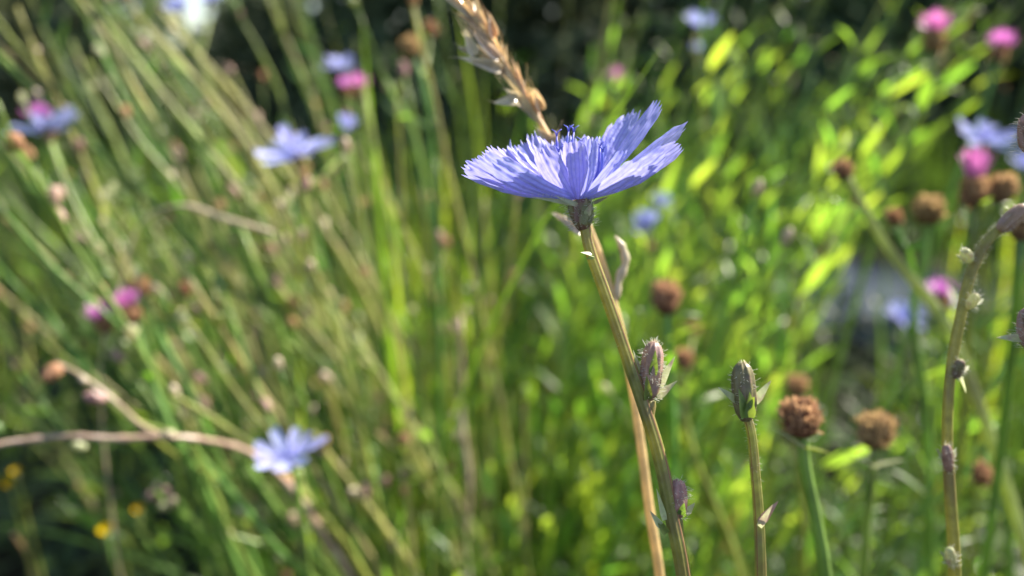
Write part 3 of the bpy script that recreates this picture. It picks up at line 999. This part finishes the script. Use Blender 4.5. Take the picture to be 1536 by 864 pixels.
knapweed([(1270, 264, .27, .63, 0)], [(1300, 320, .265), (1345, 390, .26), (1395, 450, .255), (1428, 500, .25)], 'pale green leaning knapweed stem with one small brown seed head at its tip', seed=7, leafy=2, r=(.0013, .0022), mat='stem_pale')
knapweed([(1475, 702, .26, .58, 0)], [(1490, 640, .27), (1510, 760, .27)], 'short knapweed with a small dark seed head among bright leaves', seed=8, leafy=2)
knapweed([(1532, 352, .21, .65, 0)], [(1528, 400, .21), (1520, 520, .22)], 'knapweed with a dark brown seed head below the arching chicory tip', seed=9, leafy=1)
knapweed([(1195, 590, .33, .8, 0)], [(1196, 650, .33), (1205, 800, .34)], 'knapweed with a faint brown seed head directly behind the rusty one', seed=10, leafy=2)
# pink ones
knapweed([(200, 480, .30, .66, 1), (160, 494, .30, .58, 1)], [(225, 560, .30), (255, 640, .30), (300, 720, .31)], 'knapweed with two bright magenta flowers over the bare brown twig', seed=11, leafy=2, r=(.0014, .002))
knapweed([(541, 146, .42, .72, 1), (522, 143, .44, .55, 1)], [(545, 200, .42), (560, 320, .43)], 'knapweed with two pink flowers beneath small blue ones', seed=12, leafy=3)
knapweed([(1400, 72, .36, .84, 1)], [(1392, 130, .36), (1360, 220, .37), (1330, 300, .38)], 'knapweed with a wide light pink flower above the pale blue chicory', seed=13, leafy=3)
knapweed([(1497, 86, .42, .74, 1)], [(1480, 150, .42), (1440, 250, .43)], 'knapweed with a mauve flower above brown seedy stalks', seed=14, leafy=3)
knapweed([(926, 136, .60, 1.0, 1)], [(930, 200, .6), (940, 320, .62)], 'far knapweed with a dim purple flower against the dark hedge', seed=15, leafy=2)
knapweed([(72, 200, .36, .8, 1)], [(95, 260, .36), (150, 380, .37)], 'knapweed with a small pink flower half hidden behind a blue one', seed=16, leafy=2)
knapweed([(1412, 462, .40, .8, 1)], [(1410, 520, .40), (1405, 620, .41)], 'knapweed with a tiny magenta flower behind the arching chicory stalk', seed=17, leafy=2)
knapweed([(620, 82, .36, .85, 0), (645, 50, .38, .6, 0)], [(640, 140, .36), (650, 260, .37), (655, 420, .38)], 'knapweed with two small brown seed heads left of the straw-coloured grass spike', seed=18, leafy=3)
knapweed([(215, 440, .33, .7, 0), (277, 440, .33, .5, 0)], [(240, 500, .33), (290, 600, .33), (340, 720, .34)], 'knapweed with two little brown heads close by the magenta flowers', seed=19, leafy=3)

# ------------------------------------------------------------------ chicories in flower farther back


def chicory_bg(flowers, base_pts, label, seed, n=17, r=(.0010, .0016), mat='stem_green', buds=3):
    p0 = P(*flowers[0][:3])
    path = spline(rooted([p0] + [P(*b) for b in base_pts]), 44)
    b0 = path[-1].copy(); b0.z = 0
    t = thing('chicory_plant', label, 'plant', b0)
    stem_obj(t, path, r[0], r[1], mat, 8, ribs=5, rib_amp=.08)
    rg = random.Random(seed)
    for k, (px, py, dd, sc, ax, el) in enumerate(flowers):
        p = P(px, py, dd)
        axis = (CU * ax[1] + CR * ax[0] - CF * ax[2]).normalized()
        if k:
            j, _ = at(path, .06 + .05 * k)
            stem_obj(t, spline([p - axis * .006, p.lerp(j, .5) - axis * .004, j], 8), r[0] * .8, r[0], mat, 7, name='branch')
        chicory_flower(t, p + axis * .006, axis, seed + k, el, sc, n=n)
    for k in range(buds):
        p, tg = at(path, rg.uniform(.05, .5))
        a = rg.uniform(0, 6.28)
        link('bud', rg.choice(BUDS), t, frame_z(p - b0, tg + V((math.cos(a), math.sin(a), .2)) * .7))
    return t


chicory_bg([(448, 250, .33, .98, (.02, .85, .5), (-4, 26)), (516, 216, .38, .55, (.2, .9, .2), (45, 75))], [(455, 300, .33), (470, 400, .335), (520, 560, .34)],
           'chicory with a pale blue open flower and a half closed one', 31)
chicory_bg([(442, 704, .262, .76, (-.1, .8, .6), (0, 30))], [(450, 760, .265), (465, 870, .27)], 'low chicory with a star-like blue flower whose separate petals show', 32, n=11)
chicory_bg([(75, 214, .34, .93, (-.3, .93, .05), (-3, 14))], [(100, 280, .34), (160, 400, .34), (230, 540, .35)], 'chicory with a flat blue flower seen edge-on', 33)
chicory_bg([(278, 34, .52, .72, (-.2, .7, .6), (30, 60)), (314, 18, .54, .62, (.2, .7, .6), (30, 60))], [(310, 120, .52), (360, 280, .54)], 'tall chicory with two small blue flowers against dark shrubs', 34)
chicory_bg([(1042, 54, .50, .78, (.2, .7, .7), (15, 50)), (1040, 92, .52, .4, (.1, .8, .5), (40, 70))], [(1050, 130, .50), (1060, 260, .52)], 'chicory with a lilac-blue flower above a small closed one, before dark shrubs', 35)
chicory_bg([(1466, 224, .40, .9, (.05, .75, .65), (-2, 22))], [(1470, 300, .40), (1478, 420, .41)], 'chicory with a round pale blue flower above the magenta-tufted knapweed', 36)
chicory_bg([(968, 350, .46, .62, (-.1, .6, .7), (15, 60)), (986, 318, .47, .5, (.2, .7, .6), (20, 60))], [(975, 420, .46), (985, 560, .47)], 'chicory with two deep blue half open flowers right of the main flower stem', 37)
chicory_bg([(1345, 488, .52, .85, (.2, .7, .7), (10, 45)), (1418, 470, .50, .5, (0, .8, .5), (10, 50))], [(1350, 560, .52), (1360, 680, .53)], 'chicory with a blue flower over the grey path', 38)
chicory_bg([(512, 118, .50, .75, (0, .9, .3), (0, 50))], [(525, 190, .50), (550, 330, .51)], 'chicory with a sparse pale blue flower above two pink knapweed flowers', 39)
chicory_bg([(1532, 262, .50, .7, (0, .8, .6), (10, 40))], [(1535, 330, .50), (1540, 480, .51)], 'chicory with a blue flower behind the upright bristly bud', 40)

# ------------------------------------------------------------------ the bare twig at the left and other single stalks
DT = 0.225
tw = [P(-60, 690, .235), P(0, 665, .24), P(90, 659, .245), P(170, 656, .25), P(250, 655, .255), P(310, 660, .265), P(372, 680, .28), P(425, 720, .295), P(475, 780, .31), P(530, 870, .325)]
path = spline(rooted(list(tw)), 90)
b0 = path[-1].copy(); b0.z = 0
t = thing('withered_plant', 'bare pinkish brown stem bent over and lying level across the green stalks', 'plant', b0)
tp = [p + V((0, noise.noise(p * 45), noise.noise(p * 45 + V((7, 0, 0))))) * .0022 for p in path]
tmb = MB().tube(tp, [(.00075 + .0007 * i / len(tp)) * (1 + .35 * max(0, math.cos(i * 1.05)) ** 8) for i in range(len(tp))], 12, ribs=5, rib_amp=.09)
link('stem', tmb.mesh('stem', 'stem_brown', origin=b0), t)
stem_obj(t, spline([P(85, 545, .262), P(120, 562, .26), P(170, 600, .258), P(215, 640, .256), P(248, 656, .255)], 14), .0006, .0009, 'stem_brown', 9, name='branch')
stem_obj(t, spline([P(160, 598, .262), P(200, 632, .26), P(262, 652, .256)], 8), .0013, .0015, 'stem_green', 9, name='branch')
for (x, y, k, s_) in ((92, 548, 3, 1.5), (130, 672, 4, 1.0), (160, 600, 0, 1.2), (240, 652, 1, 1.0), (4, 648, 2, 1.2), (120, 562, 1, .8)):
    d_ = V((random.uniform(-1, 1), random.uniform(-.5, .2), random.uniform(-1, 1)))
    link('bud', BUDS[k], t, frame_z(P(x, y, .25) - b0, d_) @ Matrix.Scale(s_ * .8, 4))

# slender leafless stalks, many set with buds; each is its own thing
LEFT = [  # (pixels from the tip downward), distance, radius mm, material
    ([(-6, 150), (45, 270), (100, 370), (190, 490)], .24, 1.1, 'stem_green'), ([(108, -20), (205, 135), (300, 330), (370, 470)], .34, 1.5, 'stem_pale'),
    ([(150, -30), (185, 40), (215, 110), (270, 260)], .40, 1.4, 'stem_green'), ([(200, 20), (290, 110), (380, 230), (460, 380), (590, 600)], .36, 1.6, 'stem_pale'),
    ([(235, 10), (300, 85), (390, 190), (470, 310), (560, 470)], .42, 1.7, 'stem_pale'), ([(130, 90), (230, 230), (310, 350), (370, 470)], .38, 1.4, 'stem_green'),
    ([(25, 10), (70, 110), (110, 200), (160, 330), (240, 520)], .38, 1.4, 'stem_pale'), ([(370, 370), (470, 500), (560, 620), (640, 740)], .38, 1.8, 'stem_pale'),
    ([(240, 430), (300, 560), (360, 680), (440, 790), (500, 870)], .34, 1.5, 'stem_green'), ([(195, 470), (260, 620), (330, 720), (420, 820), (465, 870)], .30, 1.6, 'stem_green'),
    ([(255, 590), (330, 640), (420, 705), (500, 790)], .28, 1.5, 'stem_green'), 
    ([(470, 650), (520, 720), (580, 800), (630, 870)], .33, 1.5, 'stem_pale'), ([(228, 732), (260, 765), (310, 795), (370, 808), (440, 840)], .31, 1.3, 'stem_green'),
    ([(530, 220), (600, 330), (650, 450), (685, 580)], .40, 1.3, 'stem_pale'), ([(560, 90), (620, 200), (650, 330), (660, 470), (655, 620)], .40, 1.6, 'stem_green'),
    ([(430, 300), (500, 450), (540, 620), (600, 864)], .42, 1.5, 'stem_green'), ([(480, 280), (560, 420), (620, 560)], .45, 1.4, 'stem_pale'),
    ([(330, 170), (400, 290), (445, 400)], .44, 1.4, 'stem_green'), ([(300, 380), (360, 500), (400, 600), (440, 760)], .42, 1.4, 'stem_pale'),
    ([(60, 260), (130, 380), (190, 500), (270, 680)], .36, 1.4, 'stem_green'), ([(400, -10), (440, 80), (480, 190), (520, 330)], .48, 1.5, 'stem_pale'),
    ([(330, -30), (380, 60), (430, 180), (500, 360)], .46, 1.4, 'stem_green'), ([(540, 380), (590, 500), (610, 640), (615, 800)], .34, 1.4, 'stem_pale'),
    ([(150, 330), (230, 460), (300, 600), (350, 720)], .40, 1.3, 'stem_pale'), ([(690, 480), (690, 600), (700, 720), (705, 860)], .36, 1.5, 'stem_brown'),
    ([(1010, 560), (1030, 640), (1060, 740), (1110, 850)], .30, 1.7, 'stem_green'), ([(20, 800), (45, 850), (60, 900)], .45, 1.3, 'straw'),
    ([(725, 300), (735, 420), (730, 540), (728, 660)], .42, 1.2, 'stem_pale'), ([(1290, 290), (1220, 400), (1190, 470)], .60, 1.5, 'straw'),
]
LAND = [(868, 270, 'the large blue flower'), (760, 100, 'the straw-coloured grass spike'), (1113, 580, 'the dark single chicory bud'), (980, 550, 'the hairy purple chicory bud'),
        (1203, 640, 'the rusty brown seed head'), (1312, 655, 'the seed head above two pale leaves'), (1000, 455, 'the dull brown seed head'), (1465, 270, 'the magenta-tufted knapweed'),
        (1400, 65, 'the wide pink knapweed'), (1497, 80, 'the mauve knapweed'), (1040, 45, 'the lilac-blue chicory'), (180, 478, 'the two magenta knapweed flowers'), (535, 137, 'the two pink knapweed flowers'),
        (442, 700, 'the low star-like blue flower'), (450, 240, 'the side-on pale blue flower'), (75, 205, 'the edge-on blue flower'), (295, 20, 'the tall two-flowered chicory'), (60, 660, 'the bare bent twig'),
        (340, 330, 'the slanting dry blade'), (970, 330, 'the half open deep blue flowers'), (1345, 480, 'the blue flower over the path'), (1430, 700, 'the arching hairy chicory'), (620, 82, 'the two small brown heads'), (160, 797, 'the little yellow flowers')]


def pix(p):
    q = p - CAMP
    z = q.dot(CF)
    return 768 + FPX * q.dot(CR) / z, 432 - FPX * q.dot(CU) / z


def near(p):
    x, y = pix(p)
    return min(LAND, key=lambda l: (l[0] - x) ** 2 + (l[1] - y) ** 2)[2]


GW = 'slender leafless stalks'
WL = {'stem_green': 'slender green budded stalk, its tip nearest ', 'stem_pale': 'slender pale olive budded stalk, its tip nearest ',
      'stem_brown': 'slender brownish budded stalk, its tip nearest ', 'straw': 'bare straw-coloured dry stalk, its tip nearest '}


def clear(top):
    x, y = pix(top)
    return 1245 < x < 1405 and 360 < y < 550


def crosses(top, lean):
    p = top.copy()
    for k in range(9):
        if clear(p):
            return True
        p = p + V((lean.x, lean.y, -1)) * top.z / 9
    return False


def stalk(pts3, r, mat, seed, nb=8, branch=True):
    rg = random.Random(seed)
    path = spline(rooted(pts3), 34)
    for i in range(len(path)):   # slight zigzag
        path[i] = path[i] + V((noise.noise(path[i] * 22 + V((seed, 0, 0))), noise.noise(path[i] * 22 + V((0, seed, 9))), 0)) * .0035 * min(1, i / 4)
    b0 = path[-1].copy(); b0.z = 0
    w = near(path[0])
    t = thing('meadow_stalk', WL[mat] + w, 'stalk', b0, mat.replace('_', ' ') + ' stalks by ' + w)
    stem_obj(t, path, r * .7, r * 1.25, mat, 7, ribs=0)
    if branch:
        for k in range(rg.randint(1, 3)):
            p, tg = at(path, rg.uniform(.08, .45))
            a = rg.uniform(0, 6.28)
            dr = (tg + V((math.cos(a), math.sin(a), .3)) * rg.uniform(.35, .7)).normalized()
            L = rg.uniform(.03, .10)
            bp = spline([p + dr * L + V((0, 0, L * .18)), p + dr * L * .5, p], 7)
            stem_obj(t, bp, r * .35, r * .6, mat, 6, name='branch')
            link('bud', BUDS[rg.randint(0, 4)], t, frame_z(bp[0] - b0, dr) @ Matrix.Scale(rg.uniform(.8, 1.3), 4))
    for k in range(nb):
        p, tg = at(path, rg.uniform(.0, .6))
        a = rg.uniform(0, 6.28)
        q = V((math.cos(a), math.sin(a), 0))
        link('bud', BUDS[rg.randint(0, 4)], t, frame_z(p - b0 + q * r * .4, tg + q * .6) @ Matrix.Scale(rg.uniform(.6, 1.25), 4))
    return t


for i, (px, dd, r, mat) in enumerate(LEFT):
    rg = random.Random(500 + i)
    n = len(px)
    pts = [P(x, y, dd + 0.012 * k) for k, (x, y) in enumerate(px)]
    stalk(pts, r * .001, mat, 500 + i, nb=0 if mat == 'straw' else 7, branch=mat != 'straw')
rg = random.Random(77)
for i in range(46):    # more of them, scattered and leaning as their neighbours do
    x = rg.uniform(-80, 700)
    y = rg.uniform(-60, 520)
    dd = rg.uniform(.30, .62)
    lean = (760 - x) / 760 * rg.uniform(.35, .8) + rg.uniform(-.08, .08)
    top = P(x, y, dd)
    dr = V((lean, rg.uniform(-.05, .15), -1))
    L = top.z
    pts = [top, top + dr * L * .3 + V((0, 0, 0)), top + V((dr.x * .85, dr.y, dr.z)) * L * .6]
    stalk(pts, rg.uniform(.0011, .0019), rg.choice(['stem_green', 'stem_green', 'stem_green', 'stem_pale', 'stem_pale', 'stem_pale']), 600 + i, nb=7)
rg = random.Random(78)
for i in range(26):
    x = rg.uniform(720, 1600)
    y = rg.uniform(-60, 520)
    dd = rg.uniform(.50, 1.1)
    lean = -(x - 760) / 760 * rg.uniform(.3, .8) + rg.uniform(-.08, .08)
    top = P(x, y, dd)
    dr = V((lean, rg.uniform(-.25, .05), -1))
    if crosses(top, dr):
        continue
    L = top.z
    pts = [top, top + dr * L * .3, top + V((dr.x * .85, dr.y, dr.z)) * L * .6]
    stalk(pts, rg.uniform(.0010, .0015), rg.choice(['stem_green', 'stem_pale', 'stem_green']), 700 + i, nb=6)

# a broken straw blade lying across the left stalks
pa, pb = P(268, 308, .30), P(410, 349, .30)
t = thing('dry_grass', 'pale pinkish dry grass blade lying slantwise across the leaning stalks', 'grass blade', V((P(150, 560, .31).x, P(150, 560, .31).y, 0)))
path = spline([pb, pb.lerp(pa, .5), pa, P(215, 330, .30), P(180, 430, .305), P(150, 560, .31), V((t.location.x, t.location.y, -.003))], 40)
bl = MB()
bl.tube(path, [.0006] + [.0012] * 12 + [.0008, .0005] + [.0004] * 26, 6)
link('blade', bl.mesh('blade', 'straw_pale', origin=t.location), t)

# ------------------------------------------------------------------ leafy stalks
GL = {'bright': ('stalk with glowing yellow-green leaves, its tip nearest ', 'bright leafy stalks by '),
      'green': ('stalk with mid green leaves, its tip nearest ', 'mid green leafy stalks by '),
      'cool': ('stalk with dull grey-green leaves, its tip nearest ', 'grey-green leafy stalks by ')}


def leafy(top, lean, key, seed, n=14, size=(.6, 1.1), r=.0014, reach=.8, rise=(.5, 1.4)):
    rg = random.Random(seed)
    L = top.z
    pts = [top, top + V((lean.x, lean.y, -1)) * L * .3, top + V((lean.x * .85, lean.y * .85, -1)) * L * .62]
    path = spline(rooted(pts), 26)
    b0 = path[-1].copy(); b0.z = 0
    w = near(path[0])
    t = thing('leafy_stalk', GL[key][0] + w, 'stalk', b0, GL[key][1] + w)
    stem_obj(t, path, r * .5, r, 'stem_green', 6)
    for k in range(n):
        u = .01 + reach * (k + rg.random() * .6) / n
        p, tg = at(path, u)
        a = k * 2.4 + rg.uniform(-.4, .4)
        up = rg.uniform(*rise)
        q = V((math.cos(a), math.sin(a), 0))
        sc = rg.uniform(*size) * (.55 + .6 * min(1, u / .3))
        link('leaf', rg.choice(LEAVES[key]), t, frame(p - b0, q + tg * up, tg - q * .4) @ Matrix.Diagonal((sc * rg.uniform(.8, 1.2), sc, sc, 1)))
    return t


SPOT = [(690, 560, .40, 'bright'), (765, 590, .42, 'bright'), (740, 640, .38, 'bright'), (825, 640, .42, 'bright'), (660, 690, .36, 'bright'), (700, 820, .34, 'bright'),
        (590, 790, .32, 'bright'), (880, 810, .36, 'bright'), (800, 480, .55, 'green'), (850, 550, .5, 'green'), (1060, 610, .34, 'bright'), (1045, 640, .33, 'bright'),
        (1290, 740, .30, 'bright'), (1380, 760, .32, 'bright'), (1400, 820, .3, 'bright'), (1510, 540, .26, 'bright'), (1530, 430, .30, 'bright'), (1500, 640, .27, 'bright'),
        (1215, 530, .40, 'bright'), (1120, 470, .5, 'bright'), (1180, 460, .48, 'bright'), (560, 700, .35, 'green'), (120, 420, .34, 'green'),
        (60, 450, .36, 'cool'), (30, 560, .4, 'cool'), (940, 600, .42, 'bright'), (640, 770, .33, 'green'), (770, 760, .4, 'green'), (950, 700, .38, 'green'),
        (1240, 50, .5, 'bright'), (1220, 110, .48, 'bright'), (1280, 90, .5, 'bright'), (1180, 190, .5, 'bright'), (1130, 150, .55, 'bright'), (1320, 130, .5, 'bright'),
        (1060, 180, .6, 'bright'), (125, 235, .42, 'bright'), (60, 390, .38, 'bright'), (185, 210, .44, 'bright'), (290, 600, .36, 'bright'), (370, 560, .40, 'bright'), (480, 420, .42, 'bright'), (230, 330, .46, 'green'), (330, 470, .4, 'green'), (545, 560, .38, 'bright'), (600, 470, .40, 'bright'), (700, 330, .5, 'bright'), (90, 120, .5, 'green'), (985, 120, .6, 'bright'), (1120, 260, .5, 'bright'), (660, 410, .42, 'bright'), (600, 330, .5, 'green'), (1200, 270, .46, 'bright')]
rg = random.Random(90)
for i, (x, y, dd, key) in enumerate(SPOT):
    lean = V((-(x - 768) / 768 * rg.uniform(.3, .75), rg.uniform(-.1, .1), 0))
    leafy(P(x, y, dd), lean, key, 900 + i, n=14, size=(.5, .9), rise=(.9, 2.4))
for i in range(115):     # the upper right
    x = rg.uniform(900, 1620); y = rg.uniform(-90, 330); dd = rg.uniform(.42, 1.0)
    lean = V((-(x - 700) / 768 * rg.uniform(.3, .75), rg.uniform(-.15, .1), 0))
    if crosses(P(x, y, dd), lean):
        continue
    leafy(P(x, y, dd), lean, rg.choice(['bright', 'bright', 'bright', 'bright', 'green', 'green']), 1000 + i, n=22, size=(.55, 1.15), rise=(1.0, 2.8))
for i in range(42):     # low, centre and right
    x = rg.uniform(560, 1600); y = rg.uniform(380, 800); dd = rg.uniform(.36, .75)
    top = P(x, y, dd)
    if top.z < .08 or on_path(top.x, top.y, -.1):
        continue
    lean = V((-(x - 768) / 768 * rg.uniform(.1, .6), rg.uniform(-.1, .1), 0))
    if crosses(top, lean):
        continue
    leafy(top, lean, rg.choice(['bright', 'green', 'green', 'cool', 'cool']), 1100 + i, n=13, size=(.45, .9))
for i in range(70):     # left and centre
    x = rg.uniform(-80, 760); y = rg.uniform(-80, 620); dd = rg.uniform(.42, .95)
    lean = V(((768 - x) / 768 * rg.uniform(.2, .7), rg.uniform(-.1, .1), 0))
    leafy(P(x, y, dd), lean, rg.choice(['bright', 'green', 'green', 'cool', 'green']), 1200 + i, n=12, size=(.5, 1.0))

for i in range(46):     # a thicket of leafy stalks behind the flower, shading what lies left of it
    y = rg.uniform(.85, 1.75)
    x = rg.uniform(-.28, .2) * y / 1.1
    top = V((x, y, rg.uniform(.45, .66)))
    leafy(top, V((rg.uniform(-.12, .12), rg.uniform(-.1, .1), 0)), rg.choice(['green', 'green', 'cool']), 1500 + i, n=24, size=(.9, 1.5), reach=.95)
for i in range(62):     # small-leaved plants in front of and around the path
    x = rg.uniform(1010, 1570); y = rg.uniform(240, 780); dd = rg.uniform(.42, .8)
    top = P(x, y, dd)
    lean = V((-(x - 768) / 768 * rg.uniform(0, .5), rg.uniform(-.1, .1), 0))
    if top.z < .06 or crosses(top, lean):
        continue
    leafy(top, lean, rg.choice(['bright', 'bright', 'green', 'cool']), 1600 + i, n=18, size=(.3, .6), reach=.7, rise=(.4, 1.8))

# ------------------------------------------------------------------ grass tufts
rg = random.Random(101)
GT = 'upright tuft of long green grass blades behind '


def tuft(x, y, h, n, lean, seed):
    rg = random.Random(seed)
    w = near(V((x, y, h * .8)))
    t = thing('grass_tuft', GT + w, 'grass', V((x, y, 0)), 'tufts of long grass by ' + w)
    for k in range(n):
        a = rg.uniform(0, 6.28)
        sp = rg.uniform(.05, .35)
        dr = V((math.cos(a) * sp + lean, math.sin(a) * sp, 1))
        L = h * rg.uniform(.6, 1.05)
        link('blade', rg.choice(BLADES), t, frame(V((math.cos(a) * .012, math.sin(a) * .012, -.003)), dr, V((math.cos(a), math.sin(a), .1))) @ Matrix.Diagonal((rg.uniform(.35, .65), L, L, 1)))


for i in range(70):
    y = rg.uniform(.42, 1.7)
    x = rg.uniform(-1, 1) * (.15 + y * .72)
    if on_path(x, y, .03) or .36 < x / y < .66 or (x < -.1 and y < .85):
        continue
    tuft(x, y, rg.uniform(.28, .62), rg.randint(7, 12), x * -.15 - .05, 1300 + i)
for i in range(10):     # the green column of grass left of the main flower
    p = P(rg.uniform(570, 730), 400, rg.uniform(.42, .75))
    tuft(p.x, p.y, rg.uniform(.55, .72), 9, -.03, 1400 + i)

# ------------------------------------------------------------------ small yellow flowers near the soil
yp = MB()
for k in range(5):
    a = k * 1.257
    yp.leaf(.0085, .0085, curl=-.5, fold=.2, nl=4, M=frame(V((0, 0, 0)), V((math.cos(a), math.sin(a), .35)), V((0, 0, 1))), tipw=.3, pw=.5)
YFL = yp.mesh('flower', 'petal_yellow')
for i, (x, y, dd, s_) in enumerate(((160, 797, .38, .5), (14, 727, .40, .42), (24, 708, .42, .36), (208, 765, .45, .4), (330, 712, .40, .4))):
    p = P(x, y, dd)
    path = spline([p, p + V((.004, .004, -p.z * .4)), V((p.x + .01, p.y + .01, -.003))], 12)
    b0 = path[-1].copy(); b0.z = 0
    t = thing('buttercup_plant', 'thin-stemmed plant with a tiny yellow flower low in the shaded undergrowth', 'plant', b0, 'little yellow flowers')
    stem_obj(t, path, .0006, .0009, 'stem_green', 6)
    link('flower', YFL, t, frame_z(p - b0, V((0, -.5, 1))) @ Matrix.Scale(s_, 4))
    link('leaf', LEAVES['cool'][0], t, frame(path[7] - b0, V((.5, -.4, .6)), V((0, 0, 1))) @ Matrix.Scale(.6, 4))

# tell the hedge shrubs apart by the plants in front of them
for o in list(COL.objects):
    if o.name.split('.')[0] == 'shrub':
        w = near(o.location + V((0, 0, .8)))
        tall = 'tall' if 'tall' in o['label'] else 'low'
        o['label'] = tall + ' dark hedge shrub in the background behind ' + w
        o['group'] = tall + ' hedge shrubs behind ' + w
